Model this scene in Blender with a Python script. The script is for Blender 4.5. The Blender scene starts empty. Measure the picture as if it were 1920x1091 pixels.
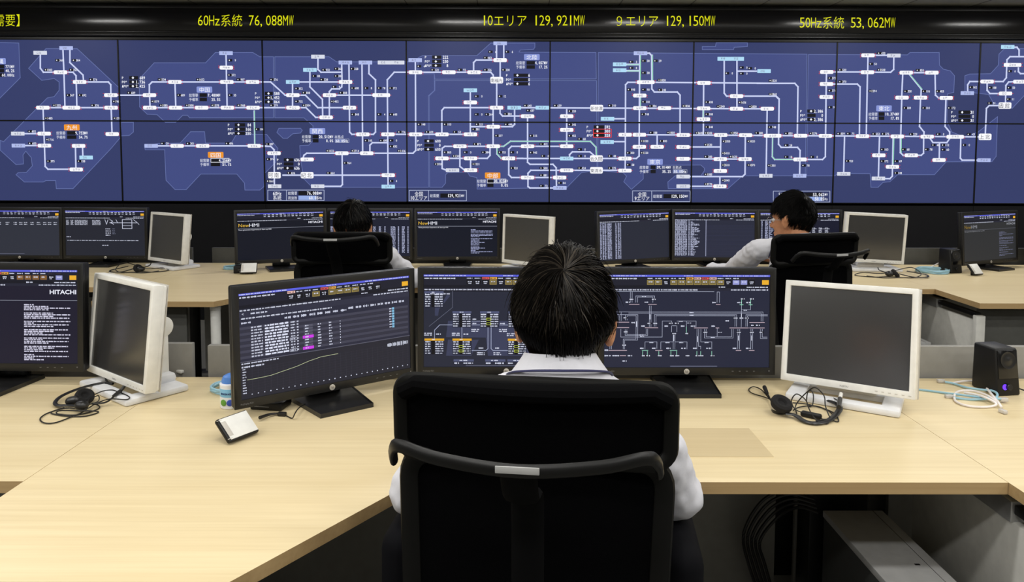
import bpy, bmesh, math, random
from mathutils import Vector, Matrix, noise
from mathutils.geometry import tessellate_polygon
random.seed(7)
SC = bpy.context.scene
COL = SC.collection
PI = math.pi
R = math.radians

# ------------------------------------------------------------------ colour / materials
def lin(c):
    return tuple(((v/255)/12.92 if v/255 <= .04045 else ((v/255+.055)/1.055)**2.4) for v in c[:3])

def new_mat(name):
    m = bpy.data.materials.new(name); m.use_nodes = True
    return m, m.node_tree.nodes, m.node_tree.links, m.node_tree.nodes['Principled BSDF']

def mat(name, rgb, rough=.5, metal=0, spec=.5, var=.06, scale=30, bump=0, coat=0, sheen=0, stretch=(1, 1, 1), ior=1.5):
    """solid coloured surface with a little procedural variation of tone"""
    m, N, L, b = new_mat(name)
    c = lin(rgb)
    b.inputs['Roughness'].default_value = rough
    b.inputs['Metallic'].default_value = metal; b.inputs['IOR'].default_value = ior
    b.inputs['Specular IOR Level'].default_value = spec
    b.inputs['Coat Weight'].default_value = coat
    b.inputs['Sheen Weight'].default_value = sheen
    tc = N.new('ShaderNodeTexCoord'); mp = N.new('ShaderNodeMapping'); nz = N.new('ShaderNodeTexNoise')
    mp.inputs['Scale'].default_value = stretch
    nz.inputs['Scale'].default_value = scale; nz.inputs['Detail'].default_value = 4
    L.new(tc.outputs['Object'], mp.inputs['Vector']); L.new(mp.outputs['Vector'], nz.inputs['Vector'])
    rp = N.new('ShaderNodeValToRGB')
    rp.color_ramp.elements[0].position = .3; rp.color_ramp.elements[1].position = .7
    rp.color_ramp.elements[0].color = tuple(v*(1-var) for v in c)+(1,)
    rp.color_ramp.elements[1].color = tuple(min(1, v*(1+var)) for v in c)+(1,)
    L.new(nz.outputs['Fac'], rp.inputs['Fac']); L.new(rp.outputs['Color'], b.inputs['Base Color'])
    if bump:
        bp = N.new('ShaderNodeBump'); bp.inputs['Strength'].default_value = bump; bp.inputs['Distance'].default_value = .002
        L.new(nz.outputs['Fac'], bp.inputs['Height']); L.new(bp.outputs['Normal'], b.inputs['Normal'])
    return m

def wood(name, light, dark, rough=.42):
    m, N, L, b = new_mat(name)
    tc = N.new('ShaderNodeTexCoord'); mp = N.new('ShaderNodeMapping')
    mp.inputs['Scale'].default_value = (1.3, 55, 55)
    L.new(tc.outputs['Object'], mp.inputs['Vector'])
    n1 = N.new('ShaderNodeTexNoise'); n1.inputs['Scale'].default_value = 1.6; n1.inputs['Detail'].default_value = 5
    n1.inputs['Roughness'].default_value = .6
    L.new(mp.outputs['Vector'], n1.inputs['Vector'])
    mp2 = N.new('ShaderNodeMapping'); mp2.inputs['Scale'].default_value = (.6, 9, 9); L.new(tc.outputs['Object'], mp2.inputs['Vector'])
    n2 = N.new('ShaderNodeTexNoise'); n2.inputs['Scale'].default_value = 1.5; n2.inputs['Detail'].default_value = 2
    L.new(mp2.outputs['Vector'], n2.inputs['Vector'])
    ad = N.new('ShaderNodeMath'); ad.operation = 'MULTIPLY_ADD'; ad.inputs[1].default_value = .65
    ad2 = N.new('ShaderNodeMath'); ad2.operation = 'MULTIPLY'; ad2.inputs[1].default_value = .35
    L.new(n2.outputs['Fac'], ad2.inputs[0]); L.new(n1.outputs['Fac'], ad.inputs[0]); L.new(ad2.outputs[0], ad.inputs[2])
    rp = N.new('ShaderNodeValToRGB')
    rp.color_ramp.elements[0].position = .34; rp.color_ramp.elements[0].color = lin(dark)+(1,)
    rp.color_ramp.elements[1].position = .62; rp.color_ramp.elements[1].color = lin(light)+(1,)
    L.new(ad.outputs[0], rp.inputs['Fac']); L.new(rp.outputs['Color'], b.inputs['Base Color'])
    b.inputs['Roughness'].default_value = rough
    b.inputs['Specular IOR Level'].default_value = .35
    return m

EM = {}
def em(rgb, strength=1.0, rough=.32):
    """lit display pixels"""
    k = (tuple(rgb), strength)
    if k in EM: return EM[k]
    m, N, L, b = new_mat('lit_%d_%d_%d' % tuple(rgb))
    b.inputs['Base Color'].default_value = (.006, .006, .007, 1)
    b.inputs['Roughness'].default_value = rough
    b.inputs['Specular IOR Level'].default_value = .13
    b.inputs['Emission Color'].default_value = lin(rgb)+(1,)
    b.inputs['Emission Strength'].default_value = strength
    EM[k] = m
    return m

M = dict(
    wood=wood('maple_laminate', (222, 205, 166), (211, 192, 151)),
    edge=wood('maple_edge_band', (184, 156, 112), (172, 143, 100), .5),
    mat_pad=wood('translucent_mat', (204, 186, 148), (197, 178, 139), .35),
    grey=mat('grey_steel', (140, 138, 132), .5), dkgrey=mat('dark_grey_panel', (78, 78, 74), .55),
    ltgrey=mat('light_grey_steel', (212, 211, 205), .45), alu=mat('aluminium', (190, 190, 190), .35, .8),
    white=mat('white_paint', (226, 226, 222), .4),
    bezel=mat('black_bezel', (22, 22, 22), .38, spec=.5), blk=mat('black_plastic', (12, 12, 13), .45, spec=.35),
    gloss=mat('gloss_black', (9, 9, 11), .16, spec=.55), satin=mat('satin_black', (26, 26, 27), .33, spec=.5),
    ivory=mat('ivory_plastic', (232, 231, 226), .45), ivory2=mat('ivory_shadowline', (196, 192, 184), .5),  # the second is a darker ivory for shell seam, buttons and handset inlay
    base=mat('pale_base', (226, 227, 230), .4),
    dead=mat('switched_off_lcd', (52, 52, 53), .18, spec=.5, var=.02, ior=1.9),
    mesh=mat('black_mesh_fabric', (3, 3, 4), .9, spec=.04, scale=400, bump=.4), frame=mat('chair_frame', (10, 10, 9), .5, spec=.16), chairblk=mat('chair_black', (6, 6, 7), .75, spec=.08), rail=mat('chair_rail', (13, 13, 13), .42, spec=.3),
    arm=mat('armrest_pad', (9, 9, 13), .8, spec=.1), cushion=mat('seat_fabric', (5, 5, 6), .9, spec=.06, scale=200, bump=.3),
    tag=mat('silver_label', (176, 176, 175), .45),
    wallblk=mat('black_wall', (24, 24, 27), .6, spec=.2), wallseam=mat('wall_seam', (8, 8, 9), .8),
    wallpale=mat('pale_wall', (205, 203, 196), .8), carpet=mat('carpet', (112, 110, 104), .95, scale=220, bump=.6, var=.2),
    skin=mat('skin', (196, 136, 98), .5, spec=.4, scale=60), hair=mat('black_hair', (14, 11, 9), .5, spec=.13, var=.35, scale=60),
    hair2=mat('jet_hair', (9, 8, 8), .45, spec=.16, var=.3, scale=60), greyhair=mat('greying_hair', (50, 44, 37), .5, spec=.2, var=.2),
    shirt=mat('white_shirt', (212, 212, 219), .8, spec=.2, scale=120, bump=.15, var=.02), trousers=mat('navy_trousers', (26, 27, 36), .9),
    shoe=mat('black_shoe', (18, 18, 18), .4), navy=mat('navy_lanyard', (30, 32, 74), .7), eye=mat('eye_white', (230, 228, 224), .3),
    iris=mat('dark_iris', (25, 18, 14), .2), brow=mat('eyebrow', (25, 20, 18), .8), glassframe=mat('spectacle_frame', (150, 150, 155), .3, .6),
    blue=mat('blue_cable', (150, 192, 210), .45), palecable=mat('white_cable', (232, 226, 224), .4), clear=mat('clear_plug', (200, 196, 190), .25),
    blkcable=mat('black_cable', (20, 19, 18), .45), foam=mat('black_foam', (20, 19, 20), .95, scale=300, bump=.5),
    pc=mat('pc_cover', (184, 184, 184), .5), pcdk=mat('pc_side', (66, 67, 66), .5),
    tubw=mat('tub_white', (232, 234, 238), .35), tubb=mat('tub_pale_blue', (130, 190, 226), .35), tubcap=mat('tub_blue_cap', (84, 136, 214), .35),
    green=mat('green_disc', (90, 150, 50), .4), bluedisc=mat('blue_disc', (50, 80, 180), .4), ink=mat('blue_ink', (40, 70, 120), .6),
    ceil=mat('ceiling_board', (196, 197, 190), .85), seam=mat('ceiling_seam', (120, 120, 116), .8), ledtrim=mat('led_trim', (20, 20, 22), .3, spec=.5),
    ledface=mat('led_window', (17, 16, 17), .18, spec=.5, var=.02), strip=mat('grey_strip', (46, 46, 48), .45), logo=mat('logo_silver', (205, 200, 190), .3, .3),
    print=mat('grey_print', (120, 120, 122), .5), purple=em((110, 60, 255), 1.6),
)

# ------------------------------------------------------------------ mesh builder
class MB:
    def __init__(s): s.v = []; s.f = []; s.m = []
    def add(s, vs, fs, mi=0, T=None):
        o = len(s.v)
        s.v += [(T @ Vector(v)) if T else Vector(v) for v in vs]
        s.f += [tuple(i+o for i in f) for f in fs]; s.m += [mi]*len(fs)
        return s
    def bm(s, b, mi=0, T=None):
        b.verts.ensure_lookup_table(); b.verts.index_update()
        s.add([v.co.copy() for v in b.verts], [[v.index for v in f.verts] for f in b.faces], mi, T); b.free(); return s
    def box(s, c, d, r=0, mi=0, T=None, seg=2):
        b = bmesh.new(); bmesh.ops.create_cube(b, size=1)
        for v in b.verts: v.co = Vector((v.co.x*d[0], v.co.y*d[1], v.co.z*d[2]))
        if r: bmesh.ops.bevel(b, geom=list(b.edges), offset=min(r, min(d)*.49), segments=seg, affect='EDGES', profile=.5)
        Tc = Matrix.Translation(c)
        return s.bm(b, mi, (T @ Tc) if T else Tc)
    def prism(s, pts, z0, z1, mi=0, r=0, T=None):
        """vertical prism over an xy outline (counter-clockwise)"""
        b = bmesh.new(); vs = [b.verts.new((p[0], p[1], z0)) for p in pts]; f = b.faces.new(vs)
        ex = bmesh.ops.extrude_face_region(b, geom=[f])
        bmesh.ops.translate(b, vec=(0, 0, z1-z0), verts=[g for g in ex['geom'] if isinstance(g, bmesh.types.BMVert)])
        bmesh.ops.recalc_face_normals(b, faces=list(b.faces))
        if r:
            es = [e for e in b.edges if abs(e.verts[0].co.z-e.verts[1].co.z) < 1e-6]
            bmesh.ops.bevel(b, geom=es, offset=r, segments=2, affect='EDGES', profile=.5)
        return s.bm(b, mi, T)
    def frame(s, ow, oh, iw, ih, y0, y1, oz=0, r=.003, mi=0, T=None, plane='xz'):
        """one-piece rectangular surround, opening iw x ih; oz shifts the opening; y0 front, y1 back"""
        b = bmesh.new(); L = []
        for y in (y0, y1):
            for w, h, z in ((ow, oh, 0), (iw, ih, oz)):
                L.append([b.verts.new((sx*w/2, y, sz*h/2+z)) for sx, sz in ((-1, -1), (1, -1), (1, 1), (-1, 1))])
        of, jf, ob, jb = L
        for i in range(4):
            j = (i+1) % 4
            for q in ((of[i], of[j], jf[j], jf[i]), (ob[j], ob[i], jb[i], jb[j]), (of[j], of[i], ob[i], ob[j]), (jf[i], jf[j], jb[j], jb[i])): b.faces.new(q)
        bmesh.ops.recalc_face_normals(b, faces=list(b.faces))
        es = [e for e in b.edges if all(v in of+ob for v in e.verts) or all(v in jf for v in e.verts)]
        bmesh.ops.bevel(b, geom=es, offset=r, segments=2, affect='EDGES', profile=.5)
        if plane == 'xy':
            for v in b.verts: v.co = Vector((v.co.x, v.co.z, -v.co.y))
            bmesh.ops.recalc_face_normals(b, faces=list(b.faces))
        return s.bm(b, mi, T)
    def tube(s, pts, r, n=8, mi=0, closed=False, ry=None, T=None, cap=True, up=(0, 0, 1), taper=None):
        P = [Vector(p) for p in pts]; k = len(P); vs = []; fs = []; ry = ry or r
        up = Vector(up)
        for i, p in enumerate(P):
            a = P[(i-1) % k] if closed or i else P[0]; c = P[(i+1) % k] if closed or i < k-1 else P[-1]
            t = (c-a).normalized(); x = t.cross(up)
            if x.length < 1e-4: x = t.cross(Vector((0, 1, .01)))
            x.normalize(); y = x.cross(t).normalized()
            q = taper[i] if taper else 1
            for j in range(n):
                an = 2*PI*j/n; vs.append(p+x*math.cos(an)*r*q+y*math.sin(an)*ry*q)
        for i in range(k if closed else k-1):
            for j in range(n):
                a = i*n+j; b2 = i*n+(j+1) % n; c = ((i+1) % k)*n+(j+1) % n; d = ((i+1) % k)*n+j
                fs.append((a, b2, c, d))
        if cap and not closed: fs += [tuple(range(n-1, -1, -1)), tuple((k-1)*n+j for j in range(n))]
        return s.add(vs, fs, mi, T)
    def lathe(s, prof, n=32, mi=0, T=None):
        vs = []; fs = []; k = len(prof)
        for r, z in prof:
            for j in range(n): vs.append((max(r, 1e-5)*math.cos(2*PI*j/n), max(r, 1e-5)*math.sin(2*PI*j/n), z))
        for i in range(k-1):
            for j in range(n): fs.append((i*n+j, i*n+(j+1) % n, (i+1)*n+(j+1) % n, (i+1)*n+j))
        fs += [tuple(range(n-1, -1, -1)), tuple((k-1)*n+j for j in range(n))]
        return s.add(vs, fs, mi, T)
    def ell(s, c, r, n=16, mi=0, rot=None):
        b = bmesh.new(); bmesh.ops.create_uvsphere(b, u_segments=n, v_segments=max(6, n//2), radius=1)
        T = Matrix.Translation(c)
        if rot: T = T @ rot.to_4x4()
        return s.bm(b, mi, T @ Matrix.Diagonal((*r, 1)))
    def cone(s, p0, r0, p1, r1, n=14, mi=0):
        """tapered capsule"""
        p0, p1 = Vector(p0), Vector(p1); ax = p1-p0; Ln = max(ax.length, 1e-5)
        prof = [(r0*math.cos(a), -r0*math.sin(a)) for a in (PI/2*.98, 1.1, .6, .2)] + [(r0, 0), (r1, Ln)] + \
               [(r1*math.cos(a), Ln+r1*math.sin(a)) for a in (.2, .6, 1.1, PI/2*.98)]
        return s.lathe(prof, n, mi, Matrix.Translation(p0) @ ax.to_track_quat('Z', 'Y').to_matrix().to_4x4())
    def mesh(s, name, mats, smooth=35):
        me = bpy.data.meshes.new(name); me.from_pydata(s.v, [], s.f)
        for m_ in (mats if isinstance(mats, (list, tuple)) else [mats]): me.materials.append(m_)
        me.polygons.foreach_set('material_index', s.m)
        if smooth:
            me.shade_smooth(); me.set_sharp_from_angle(angle=R(smooth))
        me.update(); return me
    def build(s, name, mats, parent=None, smooth=35, **kw):
        o = bpy.data.objects.new(name, s.mesh(name, mats, smooth)); COL.objects.link(o)
        if parent: o.parent = parent
        for k_, v_ in kw.items(): o[k_] = v_
        return o

def thing(name, label, cat, loc=(0, 0, 0), rz=0, group=None):
    o = bpy.data.objects.new(name, None); COL.objects.link(o); o.empty_display_size = .05
    o.location = loc; o.rotation_euler = (0, 0, rz); o['label'] = label; o['category'] = cat
    if group: o['group'] = group
    return o
def tag(o, label, cat, group=None):
    o['label'] = label; o['category'] = cat
    if group: o['group'] = group
    return o
def struct(o): o['kind'] = 'structure'; return o

def spline(pts, n=6, closed=False):
    """Catmull-Rom through the points"""
    P = [Vector(p) for p in pts]; k = len(P); out = []
    for i in range(k if closed else k-1):
        a = P[(i-1) % k] if closed or i else P[0]*2-P[1]; b = P[i]; c = P[(i+1) % k]
        d = P[(i+2) % k] if closed or i < k-2 else P[-1]*2-P[-2]
        for j in range(n):
            t = j/n; out.append(.5*((2*b)+(c-a)*t+(2*a-5*b+4*c-d)*t*t+(3*b-a-3*c+d)*t**3))
    if not closed: out.append(P[-1])
    return out
def rrect(w, h, r, n=6):
    o = []
    for cx, cy, a0 in ((w/2-r, h/2-r, 0), (-w/2+r, h/2-r, 90), (-w/2+r, -h/2+r, 180), (w/2-r, -h/2+r, 270)):
        for i in range(n+1): a = R(a0+90*i/n); o.append((cx+r*math.cos(a), cy+r*math.sin(a)))
    return o

# ------------------------------------------------------------------ lettering
_tc = bpy.data.curves.new('lettering', 'FONT'); _to = bpy.data.objects.new('lettering', _tc); COL.objects.link(_to)
_tc.resolution_u = 2
_cache = {}
def text2d(s, off=0.0):
    """2-D outline mesh of a string at size 1: points, triangles"""
    if (s, off) in _cache: return _cache[(s, off)]
    _tc.body = s; _tc.offset = off; _tc.resolution_u = 2
    dg = bpy.context.evaluated_depsgraph_get(); dg.update()
    ev = _to.evaluated_get(dg); me = ev.to_mesh()
    vs = [(v.co.x, v.co.y) for v in me.vertices]; fs = [tuple(p.vertices) for p in me.polygons]
    ev.to_mesh_clear()
    _cache[(s, off)] = (vs, fs)
    return vs, fs

class Art:
    """flat lit artwork: polygons in 2-D with a colour and a layer"""
    def __init__(s): s.p = []
    def poly(s, pts, c, ly=1):
        s.p.append((list(pts), c, ly))
    def rect(s, x0, y0, x1, y1, c, ly=1): s.poly([(x0, y0), (x1, y0), (x1, y1), (x0, y1)], c, ly)
    def area(s, pts, c, ly=0):
        tri = tessellate_polygon([[Vector((p[0], p[1], 0)) for p in pts]])
        for t in tri: s.poly([pts[i] for i in t], c, ly)
    def line(s, pts, w, c, ly=2, closed=False):
        k = len(pts)
        for i in range(k if closed else k-1):
            a = pts[i]; b = pts[(i+1) % k]; dx, dy = b[0]-a[0], b[1]-a[1]; L = math.hypot(dx, dy)
            if L < 1e-6: continue
            dx, dy = dx/L*w/2, dy/L*w/2
            s.poly([(a[0]-dx-dy, a[1]-dy+dx), (b[0]+dx-dy, b[1]+dy+dx), (b[0]+dx+dy, b[1]+dy-dx), (a[0]-dx+dy, a[1]-dy-dx)], c, ly)
    def box(s, x0, y0, x1, y1, w, c, ly=2): s.line([(x0, y0), (x1, y0), (x1, y1), (x0, y1)], w, c, ly, True)
    def rr(s, cx, cy, w, h, r, c, ly=3): s.poly([(cx+x, cy+y) for x, y in rrect(w, h, r, 2)], c, ly)
    def mono(s, x, y, t, cw, h, c, ly=4, off=0.0, full=None):
        """characters in equal cells; x = left edge, y = baseline (y down)"""
        for ch in t:
            wide = ord(ch) > 0x2000 and ch not in '◆'
            w = cw*2 if wide else cw
            if ch != ' ':
                vs, fs = text2d(ch, min(off, 0) if wide else off)
                if vs:
                    x0 = min(v[0] for v in vs); x1 = max(v[0] for v in vs)
                    if wide: kx = w*.99; ky = h*1.2; ox = x
                    else:
                        gw = max(x1-x0, .01); thin = ch in "1,.':I"
                        kx = h/.73 if thin else min(h/.73, w*.86/gw); kx = min(kx, w*.86/gw); ky = h/.73
                        ox = x+(w-gw*kx)/2-x0*kx; base = 0
                        if ch in ',.': ox = x+w*.08-x0*kx
                    if wide:
                        y0 = min(v[1] for v in vs); y1 = max(v[1] for v in vs); gw = x1-x0; gh = y1-y0
                        for f in fs: s.poly([(ox+vs[i][0]*kx, y-vs[i][1]*ky) for i in f], c, ly)
                    else:
                        for f in fs: s.poly([(ox+vs[i][0]*kx, y-vs[i][1]*ky) for i in f], c, ly)
            x += w
        return x
    def text(s, x, y, t, h, c, ly=4, w=None, off=0.0):
        vs, fs = text2d(t, off)
        if not vs: return
        x0 = min(v[0] for v in vs); x1 = max(v[0] for v in vs); k = h/.73
        kx = (w/(x1-x0)) if w else k
        for f in fs: s.poly([(x+(vs[i][0]-x0)*kx, y-vs[i][1]*k) for i in f], c, ly)
    def dashes(s, x, y, w, h, c, ly=3, cell=None, seed=1, fill=.8):
        """a line of print too small to read"""
        rnd = random.Random(seed*7919+int(x*13+y*31)); cell = cell or h*1.0; q = x
        while q < x+w:
            n = rnd.randint(2, 6)
            for _ in range(n):
                if q+cell*.8 > x+w: break
                hh = h*rnd.uniform(.55, 1)
                s.rect(q, y-hh/2, q+cell*fill, y+hh/2, c, ly); q += cell
            q += cell*.9
    def build(s, mb, to3, cols, mats):
        for pts, c, ly in s.p:
            m_ = em(c)
            if m_.name not in cols: cols[m_.name] = len(mats); mats.append(m_)
            mb.add([to3(x, y, ly) for x, y in pts], [tuple(range(len(pts)))], cols[m_.name])

def clip(pts, x0, x1, y0, y1):
    for ax, lim, sg in ((0, x0, 1), (0, x1, -1), (1, y0, 1), (1, y1, -1)):
        out = []; k = len(pts)
        for i in range(k):
            a, b = pts[i], pts[(i+1) % k]; da = (a[ax]-lim)*sg; db = (b[ax]-lim)*sg
            if da >= 0: out.append(a)
            if da*db < 0:
                t = da/(da-db); out.append((a[0]+(b[0]-a[0])*t, a[1]+(b[1]-a[1])*t))
        pts = out
        if len(pts) < 3: return []
    return pts

# ------------------------------------------------------------------ camera
FPX, CY, PITCH, ROLL, YAW, CZ = 1370.77, 380.39, R(3.795), R(.1768), R(-.2253), 1.435
cam = bpy.data.cameras.new('camera'); co = bpy.data.objects.new('camera', cam); COL.objects.link(co); SC.camera = co
cam.sensor_fit = 'HORIZONTAL'; cam.sensor_width = 36; cam.lens = 36*FPX/1920
cam.shift_y = -(545.5-CY)/1920; cam.clip_start = .02
Rz = Matrix.Rotation(YAW, 3, 'Z')
fw = Rz @ Vector((0, math.cos(PITCH), -math.sin(PITCH))); up0 = Rz @ Vector((0, math.sin(PITCH), math.cos(PITCH))); rt0 = Rz @ Vector((1, 0, 0))
rt = rt0*math.cos(ROLL)+up0*math.sin(ROLL); up = up0*math.cos(ROLL)-rt0*math.sin(ROLL)
co.matrix_world = Matrix((rt, up, -fw)).transposed().to_4x4(); co.location = (0, 0, CZ)
def on_wall(px, py, y=6.25):
    """survey a point of the photograph onto the display wall (metres)"""
    d = fw+rt*((px-960)/FPX)-up*((py-CY)/FPX)
    t = y/d.y
    return d.x*t, CZ+d.z*t
# ------------------------------------------------------------------ room shell
WY = 6.25
def shell(name, c, d, m): return struct(MB().box(c, d).build(name, m, smooth=0))
shell('floor', (.3, 1.2, -.05), (14, 11, .1), M['carpet'])
cb = MB(); cb.box((.3, 1.2, 2.755), (14, 11, .1))
for i in range(24): cb.box((-6.4+.6*i+.13, 1.2, 2.7045), (.008, 11, .003), 0, 1)
for j in range(18): cb.box((.3, -4.2+.6*j, 2.7045), (14, .008, .003), 0, 1)
struct(cb.build('ceiling', [M['ceil'], M['seam']], smooth=0))
shell('wall_left', (-6.75, 1.2, 1.35), (.1, 11, 2.7), M['wallpale'])
shell('wall_right', (7.35, 1.2, 1.35), (.1, 11, 2.7), M['wallpale'])
shell('wall_front', (.3, -4.35, 1.35), (14, .1, 2.7), M['wallpale'])
wb = MB(); wb.box((.3, 6.48, 1.35), (14, .25, 2.7))
struct(wb.build('wall_back', M['wallblk'], smooth=0)); wb = MB(); wb.box((.3, 6.298, .505), (14, .11, 1.0))
for k in range(-6, 7): wb.box((.343+1.215*k, 6.2385, .505), (.006, .004, 1.0), 0, 1)
struct(wb.build('trim_1', [M['wallblk'], M['wallseam']], smooth=0))
struct(MB().box((.3, 6.298, 2.4005), (14, .11, .016)).build('trim_2', M['strip'], smooth=0))

# ------------------------------------------------------------------ message board over the display wall
YEL = (226, 226, 20)
board = thing('message_board', 'long black LED message board with yellow numbers above the video wall', 'message board', (.3, 6.2, 2.41))
bb = MB(); bb.box((0, .08, .135), (13.8, .13, .262), .004)
for z, h in ((.247, .026), (.040, .010), (.012, .010)): bb.box((0, .012, z), (13.8, .012, h), .002)
bb.build('housing', M['ledtrim'], board)
lw = MB(); lw.box((0, .010, .140), (13.7, .012, .182), .001); lw.build('display_window', M['ledface'], board)
ym = MB(); cols = {}; mats = []
art = Art()
def led(x0, x1, yc, s, n):
    cw = (x1-x0)/n; art.mono(x0, yc+10.3, s, cw, 20.6, YEL, off=-.008)
led(-12, 50, 37, '需要】', 6)
led(370, 551, 37.5, '60Hz系統 76,088MW', 17)
led(903, 1097, 37.5, '10エリア 129,921MW', 18)
led(1151, 1342, 38.2, '9エリア 129,150MW'.replace('9エ', '９エ'), 18)
led(1499, 1680, 41.5, '50Hz系統 53,062MW', 17)
def bto(x, y, ly):
    a, b = on_wall(x, y, 6.2); return (a-.3, .0028, b-2.41)
art.build(ym, bto, cols, mats)
ym.build('message_text', mats, board, smooth=0)

# ------------------------------------------------------------------ the grid diagram across the video wall
LN = (204, 212, 246); NODE = (250, 250, 255); WHT = (244, 246, 255); DK = (20, 20, 26); OUT = (100, 113, 168); LAND = (66, 76, 130)
SEA = (53, 61, 104); GRN = (110, 220, 150); RED = (226, 60, 60); BADGE = (136, 150, 214); ORG = (238, 150, 44)
G = Art()
TILE = {1: (0, 0), 2: (480, 0), 3: (960, 0), 4: (1420, 0), 5: (0, 200), 6: (480, 200), 7: (960, 200), 8: (1420, 200)}
def P(t, x, y): return on_wall(TILE[t][0]+x/3.84, TILE[t][1]+y/3.84)
PX = 6.25/FPX                                    # one photo pixel on the wall, metres
def pl(t, s):
    v = [[float(q) for q in w.split(',')] for w in s.split()]
    return [P(t, a, b) for a, b in v]
LANDS = [
 (1, '330,350 555,350 860,635 862,870 870,985 800,1068 525,1358 405,1358 400,1300 330,1300 310,1310 175,1310 115,1258 130,1243 190,1240 232,1195 225,1135 185,1088 165,1115 168,1180 115,1185 0,1080 0,1010 25,1020 175,870 340,705 390,695 425,650 425,590 390,565 300,578 205,492'),
 (1, '872,880 960,880 960,950 930,975 872,978'),
 (1, '-200,300 135,310 145,560 0,705 -200,760'),
 (1, '1010,560 1110,452 1480,452 1550,378 1820,378 1870,408 1968,408 1968,848 1365,848 1350,830 1315,830 1265,880 1190,880 1130,825 1060,822 1005,770 1003,640'),
 (2, '135,408 525,408 580,445 1165,445 1165,530 1283,530 1285,650 1240,690 1243,1348 405,1348 345,1288 318,1130 315,1048 380,1045 410,1010 410,905 345,848 135,848'),
 (5, '1185,310 1195,530 1260,597 1340,597 1445,485 1705,485 1760,550 1763,600 1870,600 1900,575 1905,480 1985,400 2000,300 1920,200 1705,195 1665,262 1480,262 1472,180 1372,180 1297,262 1140,265 1040,280 1045,310'),
 (6, '150,185 165,155 320,155 333,170 320,190 265,195 225,228 195,228'),
 (2, '1168,415 1200,400 1590,400 1690,310 2008,310 2008,340 1998,355 1903,360 1893,375 2448,378 2450,568 1288,570 1283,530 1165,530'),
 (2, '1288,580 2452,580 2455,1225 2343,1243 2238,1350 1592,1361 1590,1278 1540,1268 1522,1238 1380,1243 1365,1258 1365,1318 1340,1348 1250,1348 1247,690 1288,650'),
 (3, '622,378 2124,390 2112,1265 1660,1265 1555,1358 1125,1358 1122,1310 1175,1265 1360,1265 1385,1230 1385,1210 1360,1188 1090,1190 945,1238 945,1288 860,1363 805,1308 825,1268 800,1243 618,1228'),
 (3, '1370,335 1465,335 1470,308 1695,308 1695,335 1600,340 1595,357 1370,357'),
 (4, '368,392 1080,395 1100,378 1310,378 1312,470 1340,498 1390,510 1420,545 1415,665 1370,675 1365,870 1400,950 1490,985 1590,950 1730,840 1720,1125 1690,1163 1360,1165 1275,1258 1010,1258 955,1308 905,1313 870,1348 818,1348 812,1250 580,1248 560,1265 355,1265'),
 (4, '1495,545 1530,533 1680,530 1735,470 1740,390 1780,350 2110,350 2110,560 1920,690 1835,780 1700,740 1665,680 1495,660'),
]
for t, s in LANDS:
    v = pl(t, s); G.area(v, LAND, 0); G.line(v, 1.1*PX, OUT, 1, True)
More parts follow.
